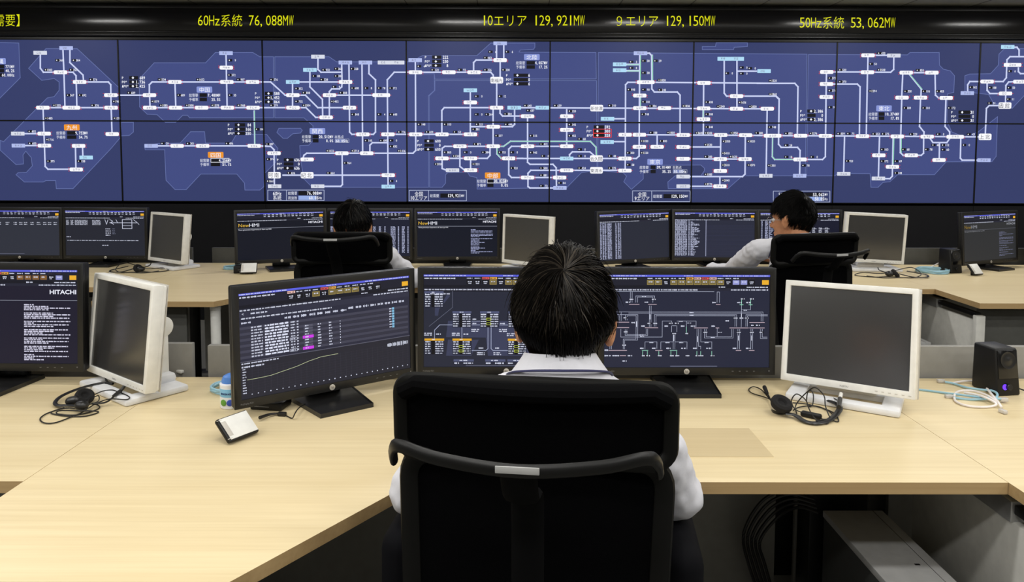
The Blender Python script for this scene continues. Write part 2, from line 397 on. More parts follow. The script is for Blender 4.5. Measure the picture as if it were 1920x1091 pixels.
LINES = {
1: '290,395 290,490 312,520 390,520|453,365 460,520 467,760|503,365 503,450 597,540 600,570|480,520 525,520 547,545 553,760|625,590 780,590 797,610 800,775 806,950|360,775 760,775|845,685 1030,685|310,790 320,1060 325,1198 345,1218 500,1218|1075,685 1075,610 1095,590 1920,590|1077,685 1080,775|1125,775 1925,775|1260,605 1265,760|1627,395 1635,760|175,962 270,962|180,1048 275,1048|543,1065 546,1208|594,1065 596,1118|1135,1050 1920,1050',
2: '20,590 105,590 210,685 225,685|0,775 220,775|310,685 355,685 445,775 625,775|312,775 360,775 430,845 460,845|263,600 263,775|446,420 446,500 468,520 610,520|388,515 388,625 478,715 480,830|305,590 600,590|617,460 619,580|619,605 617,625 600,640 545,640 528,660 528,830|669,460 674,950 690,967 725,967|763,465 768,1110|813,465 813,530 860,575 860,950 845,967 820,967|575,685 840,685|946,685 945,575 995,520 1100,520|946,700 951,1338|992,967 1105,967|1190,520 1345,520|1435,520 1525,520|1567,505 1567,450 1585,432 1710,432|1620,520 1690,520 1707,540 1710,560|1732,325 1732,420|1784,325 1784,420|1758,445 1758,560|1733,595 1733,760|1707,790 1707,1040|1757,790 1757,815 1775,835 1905,835|1147,445 1148,510|1148,535 1150,1083 1130,1103 840,1103|1338,955 1338,795 1355,775 1685,775|1543,660 1543,955|1195,967 1295,967|1385,967 1500,967|1543,912 1660,912|1755,912 1845,912 1862,895 1862,790|820,1093 820,1045 838,1027 945,1027',
6: '45,285 105,285 130,310 132,560|195,493 320,493|415,493 905,493|340,365 345,350 365,335 575,335|665,335 755,335|620,350 622,560 610,573 490,573|1340,360 1340,300 1360,285 1425,285|1515,285 1660,285|1468,300 1468,430 1500,455|1340,385 1340,445 1370,457|1385,372 1500,372|1590,372 1665,372 1685,350 1685,300|1545,385 1545,445|1905,285 1840,285 1820,305 1820,490 1840,510 1910,510|1880,372 1920,372',
3: '0,775 1795,783|394,790 394,1040|112,850 112,1168 130,1183 295,1183 318,1208 320,1343|920,395 915,1123 895,1141 855,1141|970,383 990,383 1005,400 1007,580|1007,605 1007,640 1025,662 1190,662 1210,685 1210,960|895,592 835,592 818,610 815,1228|1025,592 1920,600|825,463 918,463|825,508 918,508|1380,610 1378,970|1528,435 1528,670 1545,692 1570,692|1620,435 1620,770|1630,512 1760,512|1665,692 1900,692 1920,712|1837,800 1830,1253|740,855 810,855|965,970 1860,975|1045,975 1045,1045|1280,1058 1500,1058|1503,985 1500,1220|1680,985 1678,1253 1660,1271 1280,1271|735,1020 810,1020|0,1053 350,1053',
7: '415,365 415,345 435,325 560,325 590,350|35,373 770,373|0,510 300,510|295,585 130,585 115,575 115,480 135,458 770,458|1280,375 1635,377|1280,573 1455,573|1497,505 1497,560',
4: '545,518 750,518|840,520 960,520 982,500 983,415|550,605 720,605 740,625 735,960|498,530 495,690 490,1128 470,1148 355,1148|797,412 795,510|793,532 785,960|845,398 940,398|0,600 270,600 293,625 288,960|0,692 135,692 157,712 153,1038 172,1061 290,1061 308,1083 305,1253|1115,523 1210,523|1047,535 1040,690|1040,715 1033,970|1095,535 1180,640 1178,690|1175,715 1168,910 1200,950 1200,975|1280,535 1283,685 1305,705|1358,718 1352,910 1385,950 1385,975|0,975 1595,985|1850,340 1870,340 1885,360 1885,400|1920,408 1820,408 1798,430 1793,560 1770,587 1700,587|1515,655 1515,610 1530,587 1610,587|1655,600 1655,650 1675,673 1745,673|1845,588 1810,590 1790,615 1787,755|1735,760 1670,760 1650,780 1642,965|1880,490 1880,515 1895,530 1920,530',
8: '628,215 622,470|880,215 872,505|978,225 972,500 955,518 915,518|1030,225 1030,330 1050,350 1065,350|1155,350 1180,350 1197,335 1198,230|1245,230 1265,258 1365,258 1385,230|1312,260 1310,370|1465,230 1462,370 1475,385 1585,385'}
for t, s in LINES.items():
    for q in s.split('|'): G.line(pl(t, q), 2.7*PX, LN, 2)
for t, q in ((1, '1830,800 1834,1035'), (3, '924,398 922,580'), (3, '1010,398 1011,575'), (3, '828,466 915,466'), (3, '828,511 915,511'),
             (3, '-93,1053 -60,1053 -10,1017 565,1018 605,1060 608,1123'), (6, '1735,300 1735,340 1765,372 1780,372'), (8, '110,225 108,360 125,380 260,380'),
             (8, '982,230 977,410'), (4, '1098,538 1184,642'), (8, '1035,228 1034,330'), (3, '1376,797 1375,845'), (3, '925,700 924,765')):
    v = pl(t, q); G.line(v, 2.6*PX, LN, 2); G.line([(a+.5*PX, b) for a, b in v], 1.1*PX, GRN, 3)
NODES = {
1: '289,380,g 476,346,b 435,520 573,590 798,685 308,775 513,775,w 800,775 808,965 318,962 320,1048 128,962,g 132,1048,b 566,1050 1076,685 1259,590 1627,382,b 1629,487 1633,590 1818,590 1078,775 1264,775 1452,775 1637,775 1822,775 1088,1050,b 1275,1050 1459,1050 1830,1050 549,1220 620,1134,c',
2: '446,408,g 388,503,c 264,590,c 643,450,b 788,450,b 925,450,g 1020,450,g 1146,433,b 265,685 266,775 645,590 529,685 902,685,w 673,775 505,845 769,967 950,967 1148,520 1389,520 1570,520 1758,311,b 1758,433 1733,577,南福光 1543,650,c 1543,737 1732,775 1860,775,c 1150,967 1339,967 1544,967 1708,912 1468,1053 1708,1053',
6: '130,335 132,493,阿南 134,573,g 368,380 368,493,紀北 444,573,g 618,335 797,335 952,493 952,575,c 1339,372 1545,372 1819,372 1415,457,g 1545,457',
3: '15,775,c 218,775,c 112,837 394,837 394,935 610,778,新信濃 920,688 920,778 1098,778 925,383,b 775,463,c 775,505,c 963,592,w 1382,597 1380,780 1378,858 1528,423,c 1622,423,c 1815,512,c 1617,692 1617,783 1838,783 688,855,c 815,970 917,970 1233,972 917,1057 1045,1057 1232,1058 1503,972 1682,973 112,1053 394,1053 685,1022,c',
7: '394,373,c 608,373,佐久間 813,373 112,510 343,510 345,585,b 394,458 608,458,東清水 813,460 1232,375 1232,503,g 1232,573,g 1500,377 1678,377 1500,463 1497,573 1828,497,g',
4: '500,518 498,605 496,698 797,398 983,400,g 793,520 1072,523 1257,523 1042,703 1175,703 1360,705 1803,338,c 1838,467,w 1655,587 1890,588 1787,673 1512,670,b 1783,760,函館 110,977,w 312,977 490,978 757,980 1008,982 1223,984 1425,985,w 1640,985,上北',
8: '307,380 305,497,b 622,483,g 875,350 872,517,g 973,433 1109,350 1308,384 1632,385,b'}
for t, s in NODES.items():
    for i, q in enumerate(s.split()):
        a = q.split(','); x, y = P(t, float(a[0]), float(a[1])); k = a[2] if len(a) > 2 else ''
        col = {'g': (216, 220, 234), 'b': (176, 188, 236), 'c': (176, 220, 246)}.get(k, NODE); w, h = 25*PX, 7*PX
        if k == 'w': w = 33*PX
        if len(k) > 1:
            w, h = 25*PX, 8.6*PX
            G.rr(x, y, 24*PX, 12*PX, 2.4*PX, NODE, 4)
            for j, ch in enumerate(k):
                vs, fs = text2d(ch); sz = w*.9/len(k); x0 = min(v[0] for v in vs); y0 = min(v[1] for v in vs)
                wd = max(v[0] for v in vs)-x0; ht = max(v[1] for v in vs)-y0; kk = min(sz*.95/wd, h/ht)
                for f in fs: G.poly([(x-w*.45+j*sz+(vs[q2][0]-x0)*kk, y-h/2+(vs[q2][1]-y0)*kk) for q2 in f], (60, 62, 80), 5)
            continue
        G.rr(x, y, w, h, (2.2 if k in ('', 'w') else .5)*PX, col, 4)
        rnd = random.Random(i*17+t)
        for j in range(rnd.choice((2, 3, 3))):                      # station names too small to read
            cx = x+(j-1)*4.6*PX
            for dy in rnd.sample((-1.7, -.8, .1, 1.0, 1.8), 3):
                a_ = rnd.uniform(1.0, 1.9)*PX; G.rect(cx-a_, y+(dy-.22)*PX, cx+a_, y+(dy+.22)*PX, (128, 132, 158), 5)
            for dx in rnd.sample((-1.4, -.5, .5, 1.4), 2):
                G.rect(cx+(dx-.22)*PX, y-rnd.uniform(.6, 2)*PX, cx+(dx+.22)*PX, y+rnd.uniform(.6, 2)*PX, (128, 132, 158), 5)
        if k in ('', 'w') and t not in (5,):
            for sx in (-1, 1):
                for sy in (-1, 0, 1):
                    if rnd.random() < .75: G.rect(x+sx*(w/2+1.2*PX)-1*PX, y+sy*3*PX-.5*PX, x+sx*(w/2+1.2*PX)+1*PX, y+sy*3*PX+.5*PX, RED, 3)
LABELS = {
1: '425,434,368 545,434,384 345,503,1083 525,503,253 668,573,576 942,668,689 836,730,1960 1163,573,1334 1440,573,1652 1730,573,907 1668,434,9 1665,540,372 503,685,567 590,685,692 1300,685,689 1670,685,35 405,758,1333 680,758,376 1113,730,1079 1175,758,1085 1362,758,1508 1545,758,1578 1733,758,1968 347,851,1485 840,851,1598 227,945,602 355,1005,1716 230,1032,600 1183,1033,29 1367,1033,301 1648,1033,496 1863,930,84 362,1160,375 582,1160,158',
2: '125,573,576 125,758,279 500,503,932 590,495,368 705,495,328 590,547,384 430,547,80 487,573,328 305,637,352 358,668,808 575,625,9 625,668,808 708,634,608 805,634,8 900,634,78 982,634,172 305,730,732 360,758,1504 563,730,1402 710,823,848 900,823,4 985,823,648 1045,950,776 1185,477,4 1285,503,222 1480,503,92 1665,503,326 1665,416,463 1700,373,6 1820,373,6 1795,503,230 1600,693,0 1770,693,12 1675,823,264 1810,820,384 1600,823,0 1375,895,103 1188,895,148 1245,950,600 1445,950,53 1605,895,521 1815,895,446 1580,930,381 1745,977,577 1590,1037,871 805,1011,160 915,1011,640 985,1011,0 985,1053,632 95,1037,807',
6: '100,378,974 250,477,636 535,477,664 655,405,964 530,318,1022 710,318,2714 1045,318,1416 985,535,4 100,536,1661 1375,328,865 1520,328,0 1440,355,1347 1310,413,2020 1580,413,1221 1650,328,384 1770,328,921 1855,328,0 1855,442,921',
3: '110,760,640 130,795,637 325,760,639 430,800,320 718,760,310 430,897,342 430,977,452 150,977,515 500,1000,68 225,1037,412 870,445,3 960,438,38 1045,438,29 870,489,8 960,524,38 1075,577,1030 855,645,998 960,645,90 1078,647,240 960,733,118 1010,763,336 1250,763,1836 955,822,748 1415,735,408 1415,822,508 1500,766,2240 1730,767,2830 1655,737,1656 1875,580,1520 1875,678,1860 1415,914,548 1015,955,188 1140,955,1800 1345,957,3600 1410,957,4200 1595,957,2950 1775,957,280 1540,1017,2050 1718,1017,3020 950,1015,1050 1085,1015,800 1410,1042,2530 1665,486,0 1725,492,0 1665,529,0 1560,527,0 1870,915,748',
7: '150,330,945 500,308,0 500,355,0 235,355,0 718,355,48 850,332,300 950,332,1220 225,442,500 500,442,424 718,442,275 225,493,881 225,570,73 355,549,84 850,418,58 1410,360,280 1535,335,5410 1590,360,1630 1535,420,3510 1718,420,4370 1410,487,1080 1535,530,2040 1410,557,3770',
4: '610,503,500 610,588,370 535,562,375 535,652,376 535,772,93 830,460,50 890,383,433 890,503,3508 828,655,1294 1168,506,850 1080,657,330 1212,657,116 1312,657,483 1075,777,180 1210,777,118 1395,777,172 222,960,850 400,960,3276 598,962,839 668,962,75 850,964,553 918,964,375 1120,966,229 1315,966,0 1535,967,43 1550,628,162 1690,631,188 1825,631,50 1820,714,11 1685,742,31 1830,512,6 220,1046,28',
8: '220,362,18 405,362,0 345,423,78 100,423,1350 660,391,921 912,308,163 912,392,172 1010,392,69 1065,308,68 1010,477,148 1230,308,78 1280,276,48 1350,276,112 1350,309,60 1500,276,0'}
for t, s in LABELS.items():
    for q in s.split():
        a = q.split(','); x, y = P(t, float(a[0]), float(a[1])); n = a[2]; cw = 2.55*PX; W = (len(n)+1.6)*cw
        G.rect(x-7*PX, y-2.3*PX, x+1*PX, y+2.3*PX, DK, 4)
        G.poly([(x-5.6*PX, y), (x-4.3*PX, y-1.3*PX), (x-3*PX, y), (x-4.3*PX, y+1.3*PX)], WHT, 5)
        G.p += [([(x+8*PX-len(n)*cw*1.0+px_*PX, y-(py_-2.1)*PX) for px_, py_ in pts], c, 5) for pts, c in
                [([(px, py) for px, py in p_], c_) for p_, c_, l_ in (lambda A: (A.mono(0, 4.2, n, 2.6, 4.2, WHT, 5, .012), A.p)[1])(Art())]]
def wtext(t, x, y, s, cw, h, c=WHT, right=False, off=.01):
    """mono text on the wall; x,y = tile coords of the vertical centre, cw and h in photo px"""
    n = sum(2 if ord(ch) > 0x2000 else 1 for ch in s); A = Art(); A.mono(0, h, s, cw, h, c, 5, off)
    X, Y = P(t, x, y); X -= n*cw*PX if right else 0
    for pts, cc, l in A.p: G.poly([(X+a*PX, Y-(b-h/2)*PX) for a, b in pts], cc, l)
def wrect(t, x0, y0, x1, y1, c, ly=4):
    a, b = P(t, x0, y0), P(t, x1, y0); d, e = P(t, x1, y1), P(t, x0, y1); G.poly([a, b, d, e], c, ly)
def wframe(t, x0, y0, x1, y1, c, w=1, ly=5): G.line([P(t, x0, y0), P(t, x1, y0), P(t, x1, y1), P(t, x0, y1)], w*PX, c, ly, True)
for t, xl, xb, xe, xr, ys, vals in (
    (1, 877, 930, 995, 1045, (560, 590, 620), ('689', '1,736', '2,425')), (1, 1640, 1690, 1765, 1808, (899, 930, 960), ('84', '166', '250')),
    (2, -8, 63, 122, 170, (673, 703, 733), ('588', '1,452', '864')), (2, 1215, 1268, 1335, 1385, (411, 442, 472), ('222', '230', '8')),
    (2, 1160, 1212, 1280, 1330, (1015, 1045, 1075), ('600', '0', '600')), (2, 1800, 1855, 1960, 1973, (542, 573, 603), ('6', '0', '6')),
    (3, 537, 588, 664, 707, (914, 944, 974), ('592', '300', '328')), (4, 308, 360, 420, 474, (800, 830, 860), ('2,386', '0', '2,386')),
    (4, 1395, 1448, 1535, 1560, (808, 838, 867), ('31', '0', '31')), (6, 150, 200, 270, 315, (383, 412, 442), ('636', '0', '636'))):
    for k, (y, v) in enumerate(zip(ys, vals)):
        wtext(t, xl, y, ('P', 'P0*', 'ΔP0*')[k], 3.2, 4.6); wrect(t, xb, y-12, xe, y+12, DK)
        if v != '0':
            X, Y = P(t, xb+27, y); G.poly([(X-2.4*PX, Y), (X, Y-2.4*PX), (X+2.4*PX, Y), (X, Y+2.4*PX)], WHT, 5)
        wtext(t, xr, y, v, 3.5, 5.6, right=True, off=.02)
        if v in ('300', '328'): wframe(t, xb-2, y-14, xr+8, y+14, RED, 1.2, 6)
for t, bx, by, oc, nm, xl, xb, xe, xr, rows in (
    (1, 1472, 645, 0, '中国', 1360, 1437, 1490, 1587, ((685, '7,480MW'), (716, '25.5%'))), (1, 517, 917, 1, '九州', 405, 483, 550, 632, ((957, '9,753MW'), (987, '34.7%'))),
    (5, 1553, 347, 1, '四国', 1440, 1518, 1585, 1665, ((386, '4,256MW'), (415, '51.1%'))), (6, 442, 175, 0, '関西', 330, 408, 450, 556, ((216, '20,512MW'), (245, '0.0%'))),
    (3, 143, 411, 0, '北陸', 28, 105, 165, 256, ((452, '4,057MW'), (482, '17.2%'))), (7, 1030, 397, 0, '東京', 918, 998, 1035, 1145, ((436, '39,014MW'), (466, '35.2%'))),
    (6, 1704, 495, 1, '中部', 1590, 1665, 1710, 1815, ((535, '30,025MW'), (565, '0.0%'))), (4, 912, 780, 0, '東北', 800, 874, 915, 1022, ((821, '10,374MW'), (851, '17.8%'))),
    (1, -15, 440, 0, '沖縄', -110, -25, 30, 104, ((479, '771MW'), (509, '40.2%'), (540, '60.00Hz')))):
    x, y = P(t, bx, by); G.rr(x, y, 29*PX, 11*PX, 1.5*PX, ORG if oc else BADGE, 4); wtext(t, bx-40, by, nm, 5.2, 8.2, off=.02)
    for k, (yy, v) in enumerate(rows):
        wtext(t, xl, yy, ('総需要', '予備率', '周波数')[k], 2.9, 5.6, (226, 230, 246)); wrect(t, xb, yy-13, xe, yy+13, DK)
        wtext(t, xr, yy, v, 3.35, 5.4, right=True, off=.02)
        if oc and k == 0 and nm != '九州': wframe(t, xb, yy-14, xr-15, yy+14, WHT, .8, 6)
for t, x, y in ((6, 565, 216), (7, 1155, 436)):
    wtext(t, x, y, '本拠点', 2.9, 5.6, (226, 230, 246)); wrect(t, x+5, y+17, x+80, y+42, (120, 134, 190)); wframe(t, x+5, y+17, x+105, y+42, (170, 176, 196), .6, 6)
    wtext(t, x+10, y+30, '60.05Hz' if t == 6 else '50.05Hz', 3.35, 5.2, off=.02)
for t, x0, y0, x1, y1, xm, a, b, rows in (
    (6, 85, 600, 490, 675, 220, '60Hz', '系統', (('総需要', '76,088', 'MW', 622), ('周波数', '60.05', 'Hz', 656))),
    (6, 1103, 602, 1515, 678, 1242, '全国', '10エリア', (('総需要', '129,921', 'MW', 640),)),
    (7, 868, 606, 1282, 683, 1006, '全国', '9エリア', (('総需要', '129,150', 'MW', 644),)),
    (8, 115, 608, 522, 686, 252, '50Hz', '系統', (('総需要', '53,062', 'MW', 632), ('周波数', '50.05', 'Hz', 664)))):
    wframe(t, x0, y0, x1, y1, (190, 200, 232), .9); wframe(t, x0, y0, xm, y1, (190, 200, 232), .9)
    for s, yy in ((a, y0+24), (b, y0+54)):
        n = sum(2 if ord(ch) > 0x2000 else 1 for ch in s); wtext(t, (x0+xm)/2-n*3.84*4.1/2, yy, s, 4.1, 7.4)
    for nm, v, u, yy in rows:
        wtext(t, xm+10, yy, nm, 2.9, 5.8, (226, 230, 246)); wrect(t, xm+85, yy-15, x1-55, yy+15, DK if nm == '総需要' else (150, 172, 226))
        wtext(t, x1-40, yy, v, 3.6, 6, right=True, off=.02); wtext(t, x1-38, yy, u, 3, 4.8)

# sixteen display panels
WW, WX, WZ = 1.215, .343, 1.708
PH = WW*9/16
UP = ['upper wall display at far left with two close parallel uprights',
      'upper wall display with a rectangular loop of lines and two pale name bars',
      'upper wall display with diagonal lines and several tall parallel uprights',
      'upper wall display with a narrow double upright at its top right',
      'upper wall display with green lines around a wide node in its middle',
      'upper wall display with two long lines bending down at its right end',
      'upper wall display with a green diagonal line between two uprights',
      'upper wall display at far right edge with curved hooked lines']
LO = ['lower wall display at far left with orange badge above branching lines',
      'lower wall display with one level line, orange badge and empty bay outline',
      'lower wall display with boxed total at lower left, behind a seated head',
      'lower wall display with orange badge at bottom and boxed total at lower left',
      'lower wall display with red framed figures and a boxed total at its bottom',
      'lower wall display behind the head of the seated man facing left',
      'lower wall display with lines hanging down below a level main line',
      'lower wall display at far right, mostly empty blue below one big node']
for row in (0, 1):
    for c in range(8):
        x0 = WX+WW*(c-4); zb = WZ-PH if row else WZ
        t = thing('display_panel', (LO if row else UP)[c], 'display panel', (x0+WW/2, WY+.05, zb), 0, 'video wall panels')
        MB().box((0, 0, PH/2), (WW-.001, .096, PH-.001), .002).build('cabinet', M['blk'], t)
        bz = MB(); b_ = .0062
        for cx, cz, sx, sz in ((0, b_/2, WW, b_), (0, PH-b_/2, WW, b_), (-WW/2+b_/2, PH/2, b_, PH), (WW/2-b_/2, PH/2, b_, PH)):
            bz.box((cx, -.0515, cz), (sx-.0006, .007, sz-.0006))
        bz.build('bezel', M['blk'], t, 0)
        mats = [em(SEA, 1, .4)]; cols = {mats[0].name: 0}; mb = MB()
        mb.add([(-WW/2+.004, -.0486, .004), (WW/2-.004, -.0486, .004), (WW/2-.004, -.0486, PH-.004), (-WW/2+.004, -.0486, PH-.004)], [(0, 1, 2, 3)])
        for pts, cc, ly in G.p:
            q = clip(pts, x0+.005, x0+WW-.005, zb+.005, zb+PH-.005)
            if not q: continue
            m_ = em(cc, 1, .4)
            if m_.name not in cols: cols[m_.name] = len(mats); mats.append(m_)
            mb.add([(a-x0-WW/2, -.0488-.00025*ly, b-zb) for a, b in q], [tuple(range(len(q)))], cols[m_.name])
        mb.build('screen', mats, t, 0)
# ------------------------------------------------------------------ desks
DZ = .72
def desk(name, label, x0, yb, x1, D=.749, WD=1.125):
    """one station: straight bench with a wing coming forward on its left; local origin at back-left corner on the floor"""
    t = thing('desk', label, 'desk', (x0, yb, 0), 0, 'operator desks')
    W = x1-x0-.001; ww = .592
    out = [(0, 0), (0, -WD), (ww, -WD), (ww+.258, -D), (W, -D), (W, 0)]
    mb = MB(); mb.prism(out, DZ-.027, DZ, 0, .0003)
    me = mb.mesh('tabletop', [M['wood'], M['edge']], 20)
    for p in me.polygons:
        if abs(p.normal.z) < .5: p.material_index = 1
    o = bpy.data.objects.new('tabletop', me); COL.objects.link(o); o.parent = t
    # frame: rails, legs, panels
    MB().box((W/2, -D+.14, DZ-.055), (W-.16, .04, .05), .003).build('rail', M['blk'], t)
    lg = MB(); lg.lathe([(.026, 0), (.026, .015), (.024, .02), (.024, .66), (.026, .662), (.026, .692)], 20, 0, Matrix.Translation((ww-.03, -WD+.09, 0)))
    lg.build('leg', M['white'], t)
    # side panel of the wing with its bracket
    sp = MB(); sp.box((.045, -WD+.445, .3125), (.02, .72, .605), .003); sp.build('side_panel', M['ltgrey'], t)
    MB().box((.045, -WD+.07, .3225), (.046, .03, .645), .003).build('end_post', M['ltgrey'], t)
    MB().box((.045, -WD+.605, .638), (.034, .40, .05), .004).build('bracket', M['alu'], t)
    MB().box((.050, -WD+.245, .645), (.03, .32, .022), .003).build('slot_rail', M['blk'], t)
    MB().box((.24, -WD+.14, .33), (.32, .018, .66), .003).build('front_panel', M['dkgrey'], t)
    # modesty panel at the back, in two halves with a cable slot
    MB().box((.62, -.12, .36), (1.1, .018, .64), .002).build('modesty_panel', M['grey'], t)
    MB().box((W-.115, -.12, .36), (.2, .018, .64), .002).build('modesty_panel', M['grey'], t)
    MB().box((1.53, -.12, .36), (.70, .018, .64), .002).build('modesty_panel', M['grey'], t)
    MB().box((1.9, -.06, .40), (.12, .04, .58), .002).build('cable_post', M['blk'], t)  # black strip standing for the darkness seen through the cable slot
    MB().box((.085, -.30, .36), (.055, .03, .65), .002).build('support_post', M['blk'], t)
    return t
FB, RB = 2.305, 4.76
desk('desk', 'maple desk in front row where the nearest man sits, with wing at lower left', -1.058, FB, 1.098)
desk('desk', 'maple desk in front row at left edge, carrying the left white monitor', -3.214, FB, -1.058)
desk('desk', 'maple desk in front row at right edge, carrying black speaker and tangled cables', 1.098, FB, 3.254)
desk('desk', 'maple desk in back row at left, ending in a white tubular leg', -2.02, RB, .135, .88, 1.255)
desk('desk', 'maple desk in back row before the man facing left', .135, RB, 2.29, .88, 1.255)
desk('desk', 'maple desk in back row at far right over a grey side panel', 2.29, RB, 4.445, .88, 1.255)
desk('desk', 'maple desk in back row at far left under two lit monitors', -4.175, RB, -2.02, .88, 1.255)

def screenwall(x0, x1, y, z, label, m='grey', zb=.02):
    o = MB().box(((x0+x1)/2, y, (z+zb)/2), (x1-x0, .022, z-zb), .003).build('privacy_panel', M[m])
    return tag(o, label, 'panel', 'low panels behind the desks')
screenwall(-3.2, -1.075, 2.365, .811, 'low grey panel behind front-row desk at left, behind the lit and white monitors')
screenwall(-1.121, -1.030, 2.357, .818, 'narrow grey panel piece seen just right of the left white monitor')
screenwall(-.971, 1.095, 2.333, .818, 'low grey panel behind the three lit front-row monitors')
screenwall(1.101, 3.25, 2.333, .820, 'low grey panel behind the front-row speaker and cables at right')
screenwall(-4.17, -2.09, 4.81, .816, 'low dark panel behind back-row desk at far left', 'dkgrey')
screenwall(-1.96, .13, 4.81, .816, 'low dark panel behind back-row desk with the seated man in chair', 'dkgrey')
screenwall(.14, 2.285, 4.81, .816, 'low dark panel behind back-row desk with the man facing left', 'dkgrey')
screenwall(2.295, 4.44, 4.81, .825, 'low dark panel behind back-row blue cable coil at right', 'dkgrey')

# ------------------------------------------------------------------ desktop monitors
SW, SH = .5098, .2867
WHT = (212, 216, 236)
WH = (214, 218, 236); BL = (92, 98, 222); GY = (120, 124, 146); YE = (236, 176, 46)
def header(a, s, lvl=0, wt=WH, small=False, boxes='', bg=(30, 31, 44), bar=BL):
    """window furniture along the top of a control screen, in 1000 x 562 units"""
    a.rect(0, 2, 1000, 13 if not small else 12, bar, 1); a.dashes(4, 7.5, 250, 6, WHT, 2, 5, s); a.dashes(480, 7.5, 60, 6, WHT, 2, 5, s+1); a.dashes(715, 7.5, 280, 6, WHT, 2, 5, s+2)
    a.rect(0, 13, 1000, 64, bg, 1); a.dashes(4, 24, 190, 9, wt, 2, 5, s+3)
    if boxes:
        x = 258; w = 43
        for k, ch in enumerate(boxes):
            top = {'o': (232, 170, 70), 'p': (236, 190, 180), 'r': (226, 90, 90)}.get('oprpkkkrokkkkkkk'[(k+s) % 14], None)
            if top and k < 9: a.rect(x, 16, x+w, 29, top, 2)
            a.dashes(x+2, 23, w-6, 7, WHT if not top else (60, 50, 50), 3, 5, s+k)
            if ch == 'y': a.rect(x, 34, x+w-3, 60, (118, 104, 62), 2); a.box(x, 34, x+w-3, 60, 2, (170, 150, 80), 3)
            elif ch == 'b': a.rect(x, 34, x+w-3, 60, (130, 92, 52), 2)
            elif ch == 'l': a.rect(x, 34, x+w-3, 60, (150, 154, 212), 2)
            else: a.rect(x, 34, x+w-3, 60, (16, 16, 22), 2)
            a.dashes(x+8, 44, w-18, 8, WHT, 4, 5, s+k+20)
            if ch in 'k': a.dashes(x+10, 54, w-22, 6, WHT, 4, 5, s+k+40)
            x += 47
    else:
        x = 300
        for k in range(13):
            a.dashes(x, 22, 30, 9, WHT, 3, 5, s+k); a.dashes(x, 42, 32, 8, WHT, 3, 6, s+k+9)
            if k % 3: a.poly([(x+4, 36), (x+28, 36), (x+16, 52)], (196, 200, 216), 3)
            x += 46
    a.rect(952, 33, 993, 60, YE, 3)
    a.rect(0, 64, 1000, 82, (22, 23, 33), 1); a.dashes(690, 75, 40, 8, WHT, 3, 5, s+5); a.dashes(860, 76, 135, 8, WHT, 3, 5, s+6)
    a.rect(0, 82, 1000, 98, (36, 37, 52), 1); a.dashes(4, 92, 560, 8, wt, 2, 5, s+7); a.dashes(765, 92, 225, 8, WHT, 3, 5, s+8)

def art_new(s, block, left_pad=False, dim=1.0):
    a = Art(); c = lambda q: tuple(int(v*dim) for v in q)
    header(a, s)
    a.text(14, 162, 'New', 42, c((226, 182, 60)), 4, w=118); a.text(134, 162, 'HMI', 42, c((236, 238, 250)), 4, w=112)
    a.text(822, 137, 'HITACHI', 26, c((240, 242, 255)), 4, w=166, off=.02)
    a.rect(4, 180, 1000, 184, c((150, 154, 170)), 2); a.text(14, 203, 'Next generation Experience & Start up HMI', 15, c((226, 228, 240)), 3, w=370)
    if block:
        rnd = random.Random(s); y = 226
        while y < 530:
            w = rnd.choice((280, 270, 150, 60, 110, 275, 180)); a.dashes(670, y, w, 9, c((176, 182, 224)), 3, 6, s+int(y), .95); y += rnd.choice((14, 16, 16, 26))
    return a
def art_list(s, cols, y0, y1, dy, ragged=0, c=(198, 204, 238)):
    a = Art(); header(a, s)
    y = y0; rnd = random.Random(s); k = 0
    while y < y1:
        for x, w in cols: a.dashes(x, y, w, dy*.62, c, 3, 7.5, s+k, .86)
        if ragged and rnd.random() < .95: a.dashes(cols[-1][0]+cols[-1][1]+8, y, rnd.uniform(20, ragged), dy*.6, c, 3, 7.5, s+k+5, .9)
        y += dy; k += 1
    return a
E_ = {}
# A: alarm table with load curve
a = Art(); header(a, 3, boxes='kkkykyyyykkk')
a.text(14, 118, '<', 16, WHT); a.dashes(60, 112, 90, 10, WHT, 3, 6, 1); a.rect(0, 98, 1000, 126, (48, 49, 66), 1); a.dashes(10, 135, 500, 9, WH, 3, 5, 2)
a.dashes(10, 158, 50, 10, WHT, 3, 5, 3)
for x in range(240, 960, 46): a.dashes(x, 158 if x < 600 else 150, 34, 14, WHT, 3, 5, x)
for k in range(11):
    y = 186+k*15.5
    a.rect(0, y-7, 990, y+7, (50, 50, 64) if k % 2 else (66, 66, 82), 1)
    a.dashes(60, y, 12, 9, WHT, 3, 6, k); a.dashes(76, y, 46, 9, WHT, 3, 5, k+9); a.dashes(132, y, 130, 11, (226, 230, 250), 3, 5, k+20, .95)
    a.dashes(272, y, 24, 9, WHT, 3, 5, k+30); a.dashes(306, y, 12, 9, WHT, 3, 5, k+40)
    if k > 1:
        a.rect(345, y-6, 396, y+6, (84, 84, 100), 2); a.dashes(352, y, 20, 8, WHT, 4, 5, k)
        a.dashes(425, y, 22, 8, WHT, 3, 5, k+50); a.dashes(490, y, 22, 8, WHT, 3, 5, k+60); a.dashes(555, y, 8, 8, WHT, 3, 5, k+70)
    if k < 8: a.rect(884, y-6, 898, y+6, (130, 190, 226), 3); a.dashes(866, y, 16, 8, WHT, 4, 5, k)
    if k in (6, 10): a.rect(338, y-8, 400, y+8, (206, 60, 232), 3); a.box(268, y-7, 306, y+7, 1.5, WHT, 4)
a.rect(0, 362, 1000, 366, (92, 92, 108), 2); a.rect(0, 366, 1000, 562, (38, 38, 48), 1)
a.dashes(6, 374, 200, 8, WHT, 3, 5, 4); a.dashes(850, 402, 140, 26, (200, 204, 220), 3, 5, 5); a.dashes(6, 392, 120, 10, WHT, 3, 5, 6)
